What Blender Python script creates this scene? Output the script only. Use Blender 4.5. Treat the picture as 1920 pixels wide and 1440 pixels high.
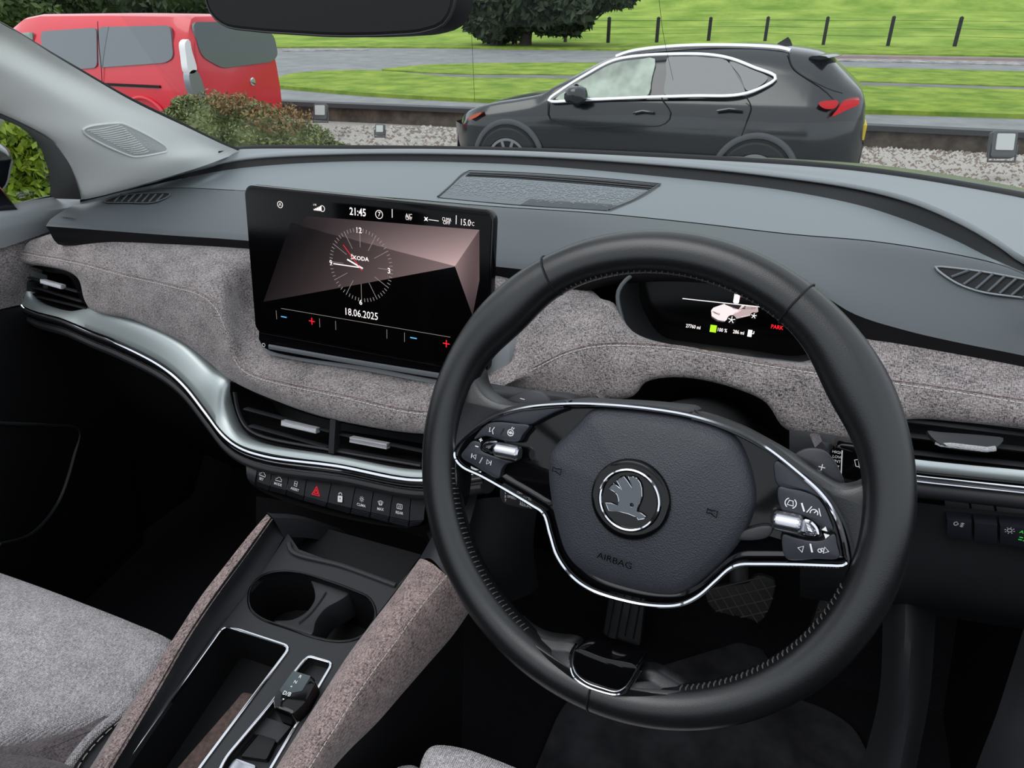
import bpy, bmesh, math, random
import numpy as np
from mathutils import Vector as V, Matrix, noise
from mathutils.geometry import tessellate_polygon
random.seed(7); rng = np.random.default_rng(5)
for o in list(bpy.data.objects): bpy.data.objects.remove(o)
C = bpy.context.scene.collection
# ---------------------------------------------------------------- camera, sky, exposure
CAM = V((0, 0, 1.93)); FPX = 1335.0
AX = V((.92595, .37764, .002)).normalized(); AF = V((-.33445, .82258, -.4599)); AF = (AF - AX*AF.dot(AX)).normalized(); AD = AF.cross(AX)
if AD.z > 0: AD = -AD
cd = bpy.data.cameras.new('camera'); cam = bpy.data.objects.new('camera', cd); C.objects.link(cam)
cd.sensor_width = 36; cd.lens = 36*FPX/1920; cd.clip_start = .02; cd.clip_end = 500
m3 = Matrix((AX, -AD, -AF)).transposed(); cam.matrix_world = Matrix.Translation(CAM) @ m3.to_4x4()
bpy.context.scene.camera = cam
W = bpy.data.worlds.new('sky'); bpy.context.scene.world = W; W.use_nodes = True
bg = W.node_tree.nodes['Background']; bg.inputs[0].default_value = (.86, .93, 1.0, 1); bg.inputs[1].default_value = 1.0
sl = bpy.data.lights.new('sun', 'SUN'); sl.energy = .9; sl.angle = math.radians(40); sl.color = (1, .98, .95)
so = bpy.data.objects.new('sun', sl); C.objects.link(so); so.rotation_euler = (math.radians(28), math.radians(-22), 0)
vs = bpy.context.scene.view_settings
vs.view_transform = 'Standard'; vs.look = 'None'; vs.gamma = 1; vs.use_curve_mapping = False; vs.exposure = .5
# ---------------------------------------------------------------- placing helpers
def ray(px, py): return AF + AX*((px-960)/FPX) + AD*((py-720)/FPX)
def Y(px, py, y): d = ray(px, py); return CAM + d*(y/d.y)
def X(px, py, x): d = ray(px, py); return CAM + d*(x/d.x)
def Z(px, py, z): d = ray(px, py); return CAM + d*((z-CAM.z)/d.z)
class Fr:                                           # a plane with its own axes, u right, v up, n out
    def __init__(s, o, ex, ey):
        s.o = V(o); s.x = V(ex).normalized(); s.n = s.x.cross(V(ey)).normalized(); s.y = s.n.cross(s.x)
    def p(s, u, v, h=0): return s.o + s.x*u + s.y*v + s.n*h
    def uv(s, px, py, h=0):
        d = ray(px, py); o = s.o + s.n*h; t = (o-CAM).dot(s.n)/d.dot(s.n); q = CAM+d*t-s.o
        return (q.dot(s.x), q.dot(s.y))
    def q(s, px, py, h=0): u, v = s.uv(px, py, h); return s.p(u, v, h)
    def L(s, flat, h=0): return [s.uv(flat[i], flat[i+1], h) for i in range(0, len(flat), 2)]
def S(r, g, b):
    f = lambda c: (c/255/12.92 if c <= 10 else ((c/255+.055)/1.055)**2.4)
    return (f(r), f(g), f(b), 1)
# ---------------------------------------------------------------- materials
def mat(name, col, rough=.5, metal=0, spec=.5, bump=0, bscale=300, col2=None, cscale=50, stretch=None, emit=None, estr=1, coat=0, det=3, ctr=.25, voro=False):
    m = bpy.data.materials.new(name); m.use_nodes = True; t = m.node_tree; n = t.nodes; b = n['Principled BSDF']
    b.inputs['Base Color'].default_value = col; b.inputs['Roughness'].default_value = rough; b.inputs['Metallic'].default_value = metal
    b.inputs['Specular IOR Level'].default_value = spec; b.inputs['Coat Weight'].default_value = coat; b.inputs['Coat Roughness'].default_value = .08
    if emit: b.inputs['Emission Color'].default_value = emit; b.inputs['Emission Strength'].default_value = estr
    if bump or col2:
        tc = n.new('ShaderNodeTexCoord'); mp = n.new('ShaderNodeMapping'); t.links.new(tc.outputs['Object'], mp.inputs[0])
        if stretch: mp.inputs['Scale'].default_value = stretch
    if col2:
        nz = n.new('ShaderNodeTexNoise'); nz.inputs['Scale'].default_value = cscale; nz.inputs['Detail'].default_value = det; nz.inputs['Roughness'].default_value = .65
        t.links.new(mp.outputs[0], nz.inputs['Vector']); r = n.new('ShaderNodeValToRGB'); t.links.new(nz.outputs['Fac'], r.inputs[0])
        r.color_ramp.elements[0].position = .5-ctr/2; r.color_ramp.elements[1].position = .5+ctr/2
        r.color_ramp.elements[0].color = col; r.color_ramp.elements[1].color = col2; t.links.new(r.outputs[0], b.inputs['Base Color'])
    if bump:
        if voro: bz = n.new('ShaderNodeTexVoronoi'); bo = bz.outputs['Distance']
        else: bz = n.new('ShaderNodeTexNoise'); bz.inputs['Detail'].default_value = 2; bo = bz.outputs['Fac']
        bz.inputs['Scale'].default_value = bscale; t.links.new(mp.outputs[0], bz.inputs['Vector'])
        bp = n.new('ShaderNodeBump'); bp.inputs['Strength'].default_value = min(1, bump); bp.inputs['Distance'].default_value = .001
        t.links.new(bo, bp.inputs['Height']); t.links.new(bp.outputs[0], b.inputs['Normal'])
    return m
def glass(name, tint=(.95, .97, .96, 1), rough=.0, k=1.0):
    m = bpy.data.materials.new(name); m.use_nodes = True; t = m.node_tree; n = t.nodes; n.remove(n['Principled BSDF'])
    tr = n.new('ShaderNodeBsdfTransparent'); tr.inputs[0].default_value = tint; gl = n.new('ShaderNodeBsdfGlossy'); gl.inputs['Roughness'].default_value = rough
    gl.inputs[0].default_value = (k, k, k, 1)
    fr = n.new('ShaderNodeFresnel'); fr.inputs[0].default_value = 1.45; mx = n.new('ShaderNodeMixShader')
    t.links.new(fr.outputs[0], mx.inputs[0]); t.links.new(tr.outputs[0], mx.inputs[1]); t.links.new(gl.outputs[0], mx.inputs[2])
    t.links.new(mx.outputs[0], n['Material Output'].inputs[0]); return m
def weave(name, a, b2, scale, bump=.6, grid=0):
    m = bpy.data.materials.new(name); m.use_nodes = True; t = m.node_tree; n = t.nodes; b = n['Principled BSDF']
    b.inputs['Roughness'].default_value = .95; b.inputs['Specular IOR Level'].default_value = .15; b.inputs['Sheen Weight'].default_value = .25
    tc = n.new('ShaderNodeTexCoord'); outs = []
    for st, sc in (((scale*.28, scale*1.5, scale*1.5), 1), ((scale*1.2, scale*.3, scale*.6), 1), ((30, 45, 45), 1)):
        mp = n.new('ShaderNodeMapping'); mp.inputs['Scale'].default_value = st; t.links.new(tc.outputs['Object'], mp.inputs[0])
        nz = n.new('ShaderNodeTexNoise'); nz.inputs['Scale'].default_value = sc; nz.inputs['Detail'].default_value = 1.5; t.links.new(mp.outputs[0], nz.inputs['Vector']); outs.append(nz.outputs['Fac'])
    ad = n.new('ShaderNodeMath'); ad.operation = 'ADD'; t.links.new(outs[0], ad.inputs[0]); t.links.new(outs[1], ad.inputs[1])
    m2 = n.new('ShaderNodeMath'); m2.operation = 'MULTIPLY_ADD'; m2.inputs[1].default_value = .35; t.links.new(outs[2], m2.inputs[0]); t.links.new(ad.outputs[0], m2.inputs[2])
    if grid:
        sx = n.new('ShaderNodeSeparateXYZ'); t.links.new(tc.outputs['Object'], sx.inputs[0]); sn = []
        for ax in (0, 1):
            k = n.new('ShaderNodeMath'); k.operation = 'MULTIPLY'; k.inputs[1].default_value = 2*math.pi/grid; t.links.new(sx.outputs[ax], k.inputs[0])
            q = n.new('ShaderNodeMath'); q.operation = 'SINE'; t.links.new(k.outputs[0], q.inputs[0]); sn.append(q)
        pr = n.new('ShaderNodeMath'); pr.operation = 'MULTIPLY'; t.links.new(sn[0].outputs[0], pr.inputs[0]); t.links.new(sn[1].outputs[0], pr.inputs[1])
        m3_ = n.new('ShaderNodeMath'); m3_.operation = 'MULTIPLY_ADD'; m3_.inputs[1].default_value = .22; t.links.new(pr.outputs[0], m3_.inputs[0]); t.links.new(m2.outputs[0], m3_.inputs[2]); m2 = m3_
        ad2 = n.new('ShaderNodeMath'); ad2.operation = 'ADD'; t.links.new(ad.outputs[0], ad2.inputs[0]); t.links.new(pr.outputs[0], ad2.inputs[1]); ad = ad2
    r = n.new('ShaderNodeMapRange'); r.inputs['From Min'].default_value = .88; r.inputs['From Max'].default_value = 1.48; t.links.new(m2.outputs[0], r.inputs['Value'])
    mx = n.new('ShaderNodeMix'); mx.data_type = 'RGBA'; mx.inputs[6].default_value = a; mx.inputs[7].default_value = b2; t.links.new(r.outputs[0], mx.inputs[0]); t.links.new(mx.outputs[2], b.inputs['Base Color'])
    bp = n.new('ShaderNodeBump'); bp.inputs['Strength'].default_value = bump; bp.inputs['Distance'].default_value = .0008; t.links.new(ad.outputs[0], bp.inputs['Height']); t.links.new(bp.outputs[0], b.inputs['Normal'])
    return m
M = {}
M['pad'] = mat('shaded dash plastic', S(70, 75, 79), .52, spec=.6, bump=.12, bscale=900)  # same plastic as the upper tray, toned darker for its less lit angle
M['bowl'] = mat('lit dash plastic', S(106, 113, 117), .5, spec=.7, bump=.12, bscale=900)  # same plastic as the top pad, toned lighter where more light falls
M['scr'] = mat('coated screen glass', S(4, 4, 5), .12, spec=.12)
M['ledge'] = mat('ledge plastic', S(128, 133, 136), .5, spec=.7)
M['dark'] = mat('dark trim plastic', S(38, 39, 42), .5, spec=.4, bump=.08, bscale=900)
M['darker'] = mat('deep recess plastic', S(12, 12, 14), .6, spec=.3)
M['gloss'] = mat('piano black', S(7, 7, 9), .08, spec=.3)
M['fabric'] = weave('melange dash cloth', S(50, 47, 48), S(178, 168, 167), 950)
M['fabricw'] = weave('warm console cloth', S(66, 57, 56), S(182, 160, 156), 900)
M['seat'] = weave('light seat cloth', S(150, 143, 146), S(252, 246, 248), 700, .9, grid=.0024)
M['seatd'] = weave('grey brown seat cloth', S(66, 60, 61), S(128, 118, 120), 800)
M['silver'] = mat('satin silver trim', S(176, 184, 184), .38, metal=.55, spec=.5)
M['chrome'] = mat('chrome', S(215, 216, 220), .08, metal=1)
M['schrome'] = mat('satin chrome', S(190, 190, 196), .25, metal=1)
M['leather'] = mat('smooth black leather', S(19, 20, 22), .29, spec=.6, bump=.10, bscale=1900, voro=True)
M['grain'] = mat('grained airbag cover', S(45, 47, 53), .46, spec=.45, bump=.35, bscale=1000, voro=True)
M['pillar'] = mat('light grey pillar trim', S(230, 230, 226), .75, spec=.3, bump=.05, bscale=1200)
M['btn'] = mat('soft touch button', S(34, 36, 44), .42, spec=.45)
M['thread'] = mat('pale thread', S(205, 200, 192), .8)
M['carpet'] = mat('black carpet', S(14, 14, 16), .95, spec=.1, bump=.8, bscale=900, col2=S(30, 30, 33), cscale=500)
M['rubber'] = mat('pedal rubber', S(34, 33, 32), .7, bump=.2, bscale=500)
M['white'] = mat('white print', S(225, 225, 225), .6)
M['wlit'] = mat('white screen graphics', S(20, 20, 20), .5, emit=S(250, 240, 238), estr=.9)
M['glit'] = mat('grey screen graphics', S(20, 20, 20), .5, emit=S(150, 140, 136), estr=.7)
M['rlit'] = mat('red lit graphics', S(40, 0, 0), .5, emit=S(235, 20, 40), estr=.95)
M['blit'] = mat('blue lit graphics', S(0, 10, 30), .5, emit=S(90, 170, 225), estr=.9)
M['grlit'] = mat('green lit graphics', S(0, 20, 0), .5, emit=S(60, 190, 70), estr=.8)
M['lime'] = mat('lime lit graphics', S(20, 30, 0), .5, emit=S(170, 225, 20), estr=.9)
M['emboss'] = mat('moulded lettering', S(2, 2, 3), .9, spec=.05)
M['wind'] = glass('windscreen glass', (.93, .95, .94, 1), .0, .55)
M['hl'] = mat('headliner cloth', S(190, 190, 186), .9)
# ---------------------------------------------------------------- mesh helpers
def cat(pts, n, closed=False):                      # Catmull-Rom, arc-length resampled
    P = np.array([tuple(p) for p in pts], float); k = len(P)
    if k == 2 and not closed: t = np.linspace(0, 1, n)[:, None]; return [V(q) for q in P[0]*(1-t)+P[1]*t]
    out = []; seg = k if closed else k-1
    for i in range(seg):
        if closed: a, b, c, d = P[(i-1) % k], P[i], P[(i+1) % k], P[(i+2) % k]
        else: b, c = P[i], P[i+1]; a = P[i-1] if i else 2*b-c; d = P[i+2] if i+2 < k else 2*c-b
        e = 1e-9; t1 = (np.linalg.norm(b-a)+e)**.5; t2 = t1+(np.linalg.norm(c-b)+e)**.5; t3 = t2+(np.linalg.norm(d-c)+e)**.5
        for s in range(12):
            t = t1+(t2-t1)*s/12
            A1 = a*(t1-t)/t1+b*t/t1; A2 = b*(t2-t)/(t2-t1)+c*(t-t1)/(t2-t1); A3 = c*(t3-t)/(t3-t2)+d*(t-t2)/(t3-t2)
            B1 = A1*(t2-t)/t2+A2*t/t2; B2 = A2*(t3-t)/(t3-t1)+A3*(t-t1)/(t3-t1); out.append(B1*(t2-t)/(t2-t1)+B2*(t-t1)/(t2-t1))
    out.append(P[0] if closed else P[-1]); out = np.array(out)
    d = np.r_[0, np.cumsum(np.linalg.norm(np.diff(out, axis=0), axis=1))]; s = np.linspace(0, d[-1], n+1 if closed else n)
    r = np.stack([np.interp(s, d, out[:, j]) for j in range(out.shape[1])], 1)
    if closed: r = r[:-1]
    return [tuple(q) for q in r] if P.shape[1] == 2 else [V(q) for q in r]
def c2(pts, n): return cat(pts, n, True)
WL = {}                                             # world position of every root / part
def link(name, me, parent=None, mats=None):
    o = bpy.data.objects.new(name, me); C.objects.link(o); return o
def obj(name, geo, m, parent=None, smooth=True, ang=38, kind=None, label=None, thick=0):
    vs_, fs = geo
    if not vs_: return None
    A = np.array([tuple(v) for v in vs_], float); c = V(((A.min(0)+A.max(0))/2).tolist()); A -= np.array(c)
    me = bpy.data.meshes.new(name); me.from_pydata(A.tolist(), [], fs); me.validate(); me.update()
    ms = m if isinstance(m, (list, tuple)) else [m]
    for q in ms: me.materials.append(M[q] if isinstance(q, str) else q)
    if smooth:
        me.polygons.foreach_set('use_smooth', [True]*len(me.polygons)); me.set_sharp_from_angle(angle=math.radians(ang))
    o = bpy.data.objects.new(name, me); C.objects.link(o)
    pw = WL[parent.name] if parent else V((0, 0, 0)); o.parent = parent; o.location = c-pw; WL[o.name] = c
    if kind: o['kind'] = kind
    if label: o['label'] = label
    if thick: md = o.modifiers.new('thickness', 'SOLIDIFY'); md.thickness = abs(thick); md.offset = -1 if thick > 0 else 1
    return o
def tag(o, label, cat_, group=None, kind=None):
    o['label'] = label; o['category'] = cat_
    if group: o['group'] = group
    if kind: o['kind'] = kind
    return o
def thing(name, loc, label, cat_, group=None):
    o = bpy.data.objects.new(name, None); C.objects.link(o); o.location = loc; o.empty_display_size = .05; WL[o.name] = V(loc)
    return tag(o, label, cat_, group)
def struct(name, geo, m, **k): o = obj(name, geo, m, **k); o['kind'] = 'structure'; return o
def join(*gs):
    v, f = [], []
    for g in gs: n = len(v); v += list(g[0]); f += [tuple(i+n for i in q) for q in g[1]]
    return v, f
def grid(rows, cu=False, cv=False):
    n = len(rows[0]); v = [p for r in rows for p in r]; f = []; R = len(rows)
    for i in range(R if cv else R-1):
        for j in range(n if cu else n-1):
            a, b = i*n+j, i*n+(j+1) % n; c, d = ((i+1) % R)*n+(j+1) % n, ((i+1) % R)*n+j; f.append((a, b, c, d))
    return v, f
def loft(rows, nu=60, nv=12, resample=True):
    rows = [cat(r, nu) if resample else r for r in rows]; nu = len(rows[0])
    cols = [cat([r[j] for r in rows], nv) for j in range(nu)]
    return grid([[cols[j][i] for j in range(nu)] for i in range(nv)])
def colloft(cols, nu=120, nv=10):                   # hand-matched columns
    k = len(cols[0]); rows = []
    for i in range(k):
        P = np.array([tuple(c[i]) for c in cols]); rows.append(P)
    seq = [tuple(np.concatenate([rows[i][j] for i in range(k)])) for j in range(len(cols))]
    # spline in the stacked space so the columns stay matched
    sp = cat9(seq, nu); rr = [[V(s[3*i:3*i+3]) for s in sp] for i in range(k)]
    cl = [cat([r[j] for r in rr], nv) for j in range(nu)]
    return grid([[cl[j][i] for j in range(nu)] for i in range(nv)]), rr
def cat9(seq, n):
    P = np.array(seq, float); k = len(P); out = []
    for i in range(k-1):
        b, c = P[i], P[i+1]; a = P[i-1] if i else 2*b-c; d = P[i+2] if i+2 < k else 2*c-b
        e = 1e-9; t1 = (np.linalg.norm(b-a)+e)**.5; t2 = t1+(np.linalg.norm(c-b)+e)**.5; t3 = t2+(np.linalg.norm(d-c)+e)**.5
        for s in range(12):
            t = t1+(t2-t1)*s/12
            A1 = a*(t1-t)/t1+b*t/t1; A2 = b*(t2-t)/(t2-t1)+c*(t-t1)/(t2-t1); A3 = c*(t3-t)/(t3-t2)+d*(t-t2)/(t3-t2)
            B1 = A1*(t2-t)/t2+A2*t/t2; B2 = A2*(t3-t)/(t3-t1)+A3*(t-t1)/(t3-t1); out.append(B1*(t2-t)/(t2-t1)+B2*(t-t1)/(t2-t1))
    out.append(P[-1]); out = np.array(out); d = np.r_[0, np.cumsum(np.linalg.norm(np.diff(out, axis=0), axis=1))]; s = np.linspace(0, d[-1], n)
    return [tuple(np.interp(x, d, out[:, j]) for j in range(out.shape[1])) for x in s]
def sweep(path, w, h=None, up=None, segs=8, closed=False, round_=True, rad=None):
    """tube (h None) or a flattened bar along a path; up = direction of the bar's thickness h"""
    n = len(path); rows = []; P = [V(p) for p in path]; h = h or w; U = V(up) if up is not None else None; prev = None
    for i in range(n):
        a, b = (P[(i-1) % n], P[(i+1) % n]) if closed else (P[max(i-1, 0)], P[min(i+1, n-1)])
        t = (b-a).normalized()
        if U is not None: y = (U-t*U.dot(t)).normalized()
        else:
            y = prev if prev is not None else (V((0, 0, 1)) if abs(t.z) < .9 else V((1, 0, 0))); y = (y-t*y.dot(t)).normalized(); prev = y
        x = t.cross(y); k = rad[i] if rad else 1; row = []
        if round_:
            for s in range(segs): q = 2*math.pi*s/segs; row.append(P[i]+x*(w*k*math.cos(q)/2)+y*(h*k*math.sin(q)/2))
        else: row = [P[i]+x*sx*w*k/2+y*sy*h*k/2 for sx, sy in ((-1, -1), (1, -1), (1, 1), (-1, 1))]
        rows.append(row)
    v, f = grid(rows, cu=True, cv=closed); f = [q[::-1] for q in f]; s = len(rows[0])
    if not closed: f.append(tuple(range(s))); f.append(tuple(range((n-1)*s, n*s))[::-1])
    return v, f
def area2(L): return sum(L[i][0]*L[(i+1) % len(L)][1]-L[(i+1) % len(L)][0]*L[i][1] for i in range(len(L)))/2
def inset(L, b):                                    # inset a ccw loop by b
    n = len(L); out = []
    for i in range(n):
        p, q, r = L[i-1], L[i], L[(i+1) % n]; d1 = V((q[0]-p[0], q[1]-p[1])); d2 = V((r[0]-q[0], r[1]-q[1]))
        if d1.length < 1e-9: d1 = d2
        if d2.length < 1e-9: d2 = d1
        n1 = V((-d1.y, d1.x)).normalized(); n2 = V((-d2.y, d2.x)).normalized(); m = (n1+n2)
        if m.length < .3: m = n1
        m = m.normalized(); k = b/max(.45, m.dot(n1)); out.append((q[0]+m.x*k, q[1]+m.y*k))
    return out
def ccw(L): return list(L) if area2(L) > 0 else list(L)[::-1]
def plate(fr, L, h0, h1, b=0, holes=(), bottom=True):
    L = ccw(L); prof = [(h0, 0), (h1-b, 0), (h1-b*.3, b*.3), (h1, b)] if b else [(h0, 0), (h1, 0)]
    v, f = [], []; tops = []; bots = []
    for loop, sg in [(L, 1)]+[(ccw(H), -1) for H in holes]:
        base = len(v); n = len(loop); lv = []
        for hh, off in prof:
            lp = inset(loop, off*sg) if off else loop; v += [fr.p(a, c, hh) for a, c in lp]; lv.append(lp)
        for k in range(len(prof)-1):
            for i in range(n):
                a, c = base+k*n+i, base+k*n+(i+1) % n; q = (a, c, c+n, a+n); f.append(q if sg > 0 else q[::-1])
        tops.append((lv[-1], base+(len(prof)-1)*n)); bots.append((lv[0], base))
    for st, fl in ((tops, False), (bots, True)):
        if fl and not bottom: continue
        idx = []; pl = []
        for lp, bs in st: pl.append([V((a, c, 0)) for a, c in lp]); idx += [bs+i for i in range(len(lp))]
        flat = [p for l in pl for p in l]
        for tri in tessellate_polygon(pl):
            a, c, d = (flat[i] for i in tri); s = (c-a).cross(d-a).z; t = tuple(idx[i] for i in tri)
            if (s < 0) != fl: t = t[::-1]
            f.append(t)
    return v, f
def dome(fr, L, h0, h1, rise, b=.004, k=8):
    L = ccw(L); n = len(L); cx = sum(p[0] for p in L)/n; cy = sum(p[1] for p in L)/n
    rows = [[fr.p(a, c, h0) for a, c in L], [fr.p(a, c, h1-b) for a, c in L]]
    l2 = inset(L, b*.3); rows.append([fr.p(a, c, h1-b*.3) for a, c in l2]); l3 = inset(L, b)
    for i in range(k):
        s = 1-i/k; rows.append([fr.p(cx+(a-cx)*s, cy+(c-cy)*s, h1+rise*(1-s*s)) for a, c in l3])
    v, f = grid(rows, cu=True); v.append(fr.p(cx, cy, h1+rise)); m = (len(rows)-1)*n
    f += [(m+i, m+(i+1) % n, len(v)-1) for i in range(n)]; return v, f
def lathe(fr, prof, n=32, u=0, v=0, cap=True):      # prof: (radius, height)
    rows = [[fr.p(u+r*math.cos(2*math.pi*i/n), v+r*math.sin(2*math.pi*i/n), h) for i in range(n)] for r, h in prof]
    g = grid(rows, cu=True)
    if cap: g[1].append(tuple(range((len(rows)-1)*n, len(rows)*n)))
    return g
def box(fr, u0, u1, v0, v1, h0, h1, b=0): return plate(fr, [(u0, v0), (u1, v0), (u1, v1), (u0, v1)], h0, h1, b)
def ribbons(fr, paths, w, h, t=.0002):
    gs = []
    for p in paths:
        cl = len(p) > 2 and p[0] == p[-1]; P = p[:-1] if cl else p; n = len(P); a, b = [], []
        for i in range(n):
            q, r = (P[(i-1) % n], P[(i+1) % n]) if cl else (P[max(i-1, 0)], P[min(i+1, n-1)]); d = V((r[0]-q[0], r[1]-q[1])).normalized()
            a.append((P[i][0]-d.y*w/2, P[i][1]+d.x*w/2)); b.append((P[i][0]+d.y*w/2, P[i][1]-d.x*w/2))
        rows = [[fr.p(*x, h) for x in b], [fr.p(*x, h+t) for x in b], [fr.p(*x, h+t) for x in a], [fr.p(*x, h) for x in a]]
        gs.append(grid(rows, cu=cl))
    return join(*gs)
def circ(u, v, r, n=20, a0=0, a1=360, ry=None):
    k = [(u+r*math.cos(math.radians(a0+(a1-a0)*i/n)), v+(ry or r)*math.sin(math.radians(a0+(a1-a0)*i/n))) for i in range(n+1)]
    if abs(a1-a0) == 360: k[-1] = k[0]
    return k
def rrect(u0, u1, v0, v1, r, n=5):
    o = []
    for cx, cy, a in ((u1-r, v0+r, -90), (u1-r, v1-r, 0), (u0+r, v1-r, 90), (u0+r, v0+r, 180)):
        o += [(cx+r*math.cos(math.radians(a+90*i/n)), cy+r*math.sin(math.radians(a+90*i/n))) for i in range(n+1)]
    return o
def text(s, fr, u, v, size, h=.0004, ext=.0001, al='CENTER', bold=0, sx=1):
    cu = bpy.data.curves.new('t', 'FONT'); cu.body = s; cu.size = 1; cu.extrude = 0; cu.offset = bold; cu.align_x = al; cu.align_y = 'CENTER'; cu.resolution_u = 2
    o = bpy.data.objects.new('t', cu); C.objects.link(o); bpy.context.view_layer.update()
    me = bpy.data.meshes.new_from_object(o.evaluated_get(bpy.context.evaluated_depsgraph_get()))
    k = size/.72; vv = [fr.p(u+q.co.x*k*sx, v+q.co.y*k, h) for q in me.vertices]; ff = [tuple(p.vertices) for p in me.polygons]
    bpy.data.objects.remove(o); bpy.data.curves.remove(cu); bpy.data.meshes.remove(me); return vv, ff
def copytree(o, parent=None):
    c = o.copy(); C.objects.link(c); c.parent = parent
    for ch in o.children: copytree(ch, c)
    return c
def PX(*a): return [Y(a[i], a[i+1], a[i+2]) for i in range(0, len(a), 3)]
def stitches(path, step, w, ln, up, name, parent, m='thread'):
    P = cat(path, 800); d = np.r_[0, np.cumsum([(P[i+1]-P[i]).length for i in range(799)])]; gs = []; k = int(d[-1]/step)
    for i in range(k):
        a, b = i*step, i*step+ln; qa, qb = (V([float(np.interp(s, d, [p[j] for p in P])) for j in range(3)]) for s in (a, b))
        gs.append(sweep([qa, (qa+qb)/2+V(up)*w*.4, qb], w, segs=4))
    return obj(name, join(*gs), m, parent, kind='stuff')
def crn(L, r, n=4):                                 # round the corners of a polygon
    out = []; L = ccw(L); k = len(L)
    for i in range(k):
        p, q_, s = V(L[i-1]), V(L[i]), V(L[(i+1) % k]); a, b = (p-q_), (s-q_); rr = min(r, a.length*.45, b.length*.45); A, B = q_+a.normalized()*rr, q_+b.normalized()*rr
        out += [tuple((A*(1-t)**2+q_*2*t*(1-t)+B*t*t)) for t in [j/n for j in range(n+1)]]
    return out
# ================================================================ outside
GP = [(0, 0), (13.5, 0), (16, .05), (40, .70), (60, 2.6), (120, 24), (400, 60)]
def gz(y):
    for (a, b), (c, d) in zip(GP, GP[1:]):
        if y <= c: return b+(d-b)*(y-a)/(c-a)
    return GP[-1][1]
def G(px, py):                                      # where a view ray meets the rising ground
    d = ray(px, py); t = 3.0
    while t < 300:
        q = CAM+d*t
        if q.z <= gz(q.y): break
        t *= 1.01
    lo, hi = t/1.01, t
    for _ in range(20):
        m_ = (lo+hi)/2; q = CAM+d*m_
        if q.z <= gz(q.y): hi = m_
        else: lo = m_
    return CAM+d*hi
def gline(flat, n=40): return cat([G(flat[i], flat[i+1]) for i in range(0, len(flat), 2)], n)
M['field'] = mat('meadow grass', S(98, 128, 46), .9, spec=.1, bump=.5, bscale=3, col2=S(146, 166, 76), cscale=.35, det=6, ctr=.3)
M['grass'] = mat('lawn grass', S(92, 120, 42), .9, spec=.1, bump=.6, bscale=40, col2=S(140, 158, 66), cscale=1.3, det=8, ctr=.3)
M['tarmac'] = mat('tarmac', S(102, 104, 105), .75, spec=.4, bump=.5, bscale=60, col2=S(138, 139, 139), cscale=1.4, det=6, ctr=.5)
M['path'] = mat('footpath tarmac', S(97, 97, 96), .85, col2=S(113, 113, 112), cscale=2)
M['soil'] = mat('gravel bed', S(120, 113, 105), .9, bump=.8, bscale=30, col2=S(164, 160, 153), cscale=18, det=5)
M['wall'] = mat('weathered brown kerb wall', S(57, 49, 43), .9, bump=.6, bscale=30, col2=S(89, 78, 68), cscale=4, det=6)
M['coping'] = mat('dark coping', S(52, 53, 56), .6)
M['stone1'] = mat('pale gravel stone', S(171, 166, 160), .85); M['stone2'] = mat('brown gravel stone', S(120, 107, 96), .85)
M['post'] = mat('dark fence post', S(36, 35, 40), .85); M['postg'] = mat('weathered grey post', S(96, 89, 86), .9)
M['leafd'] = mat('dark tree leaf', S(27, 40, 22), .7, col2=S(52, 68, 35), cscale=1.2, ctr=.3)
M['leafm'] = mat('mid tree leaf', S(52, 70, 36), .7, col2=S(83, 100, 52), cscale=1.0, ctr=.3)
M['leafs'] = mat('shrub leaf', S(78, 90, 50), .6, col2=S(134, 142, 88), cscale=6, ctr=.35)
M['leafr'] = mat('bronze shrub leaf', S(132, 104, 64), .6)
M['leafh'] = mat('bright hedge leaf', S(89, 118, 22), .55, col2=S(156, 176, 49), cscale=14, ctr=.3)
M['bark'] = mat('bark', S(62, 52, 46), .9, bump=.6, bscale=20)
# the ground is one long sheet that follows the profile
ys = [-6, 2, 8, 13.5, 16, 20, 25, 30, 35, 40, 45, 50, 60, 75, 90, 120, 180, 400]
struct('ground', grid([[V((x, y, gz(y)-.02)) for x in (-300, -120, -60, -30, -12, 0, 12, 40, 120, 300)] for y in ys]), 'tarmac', smooth=False)
def strip(name, top, bot, m, lift=.0, n=60, label=None):
    a = [p+V((0, 0, lift)) for p in gline(top, n)]; b = [p+V((0, 0, lift)) for p in gline(bot, n)]
    rows = [[p*(1-k)+q*k for p, q in zip(a, b)] for k in (0, .2, .4, .6, .8, 1)]
    for r in rows:
        for p in r: p.z = gz(p.y)+lift
    skirt = [p-V((0, 0, .1+lift)) for p in rows[-1]]; return struct(name, grid(rows+[skirt]), m, label=label)
strip('field', [-900, -110, 300, -130, 900, -150, 1500, -170, 2500, -190], [-900, 92, 0, 84, 600, 80, 1060, 81, 1400, 84, 1920, 90, 2600, 100], 'field', .01)
strip('road_verge', [-900, 96, 0, 86, 600, 81, 1060, 81.5, 1400, 84.5, 1920, 90, 2600, 100], [-900, 108, 0, 96, 600, 89, 1060, 93, 1400, 98, 1920, 107, 2600, 122], 'grass', .04)
strip('lawn', [716, 132, 800, 124, 1000, 120, 1250, 121, 1600, 129, 1920, 137, 2600, 155], [716, 133, 860, 141, 1000, 142, 1250, 146, 1600, 155, 1920, 165, 2600, 185], 'grass', .05)
strip('footpath', [690, 133, 860, 141, 1000, 142, 1250, 146, 1600, 155, 1920, 165, 2600, 185], [690, 136, 860, 149, 1000, 151, 1250, 155, 1600, 165, 1920, 173, 2600, 192], 'path', .02)
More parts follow.
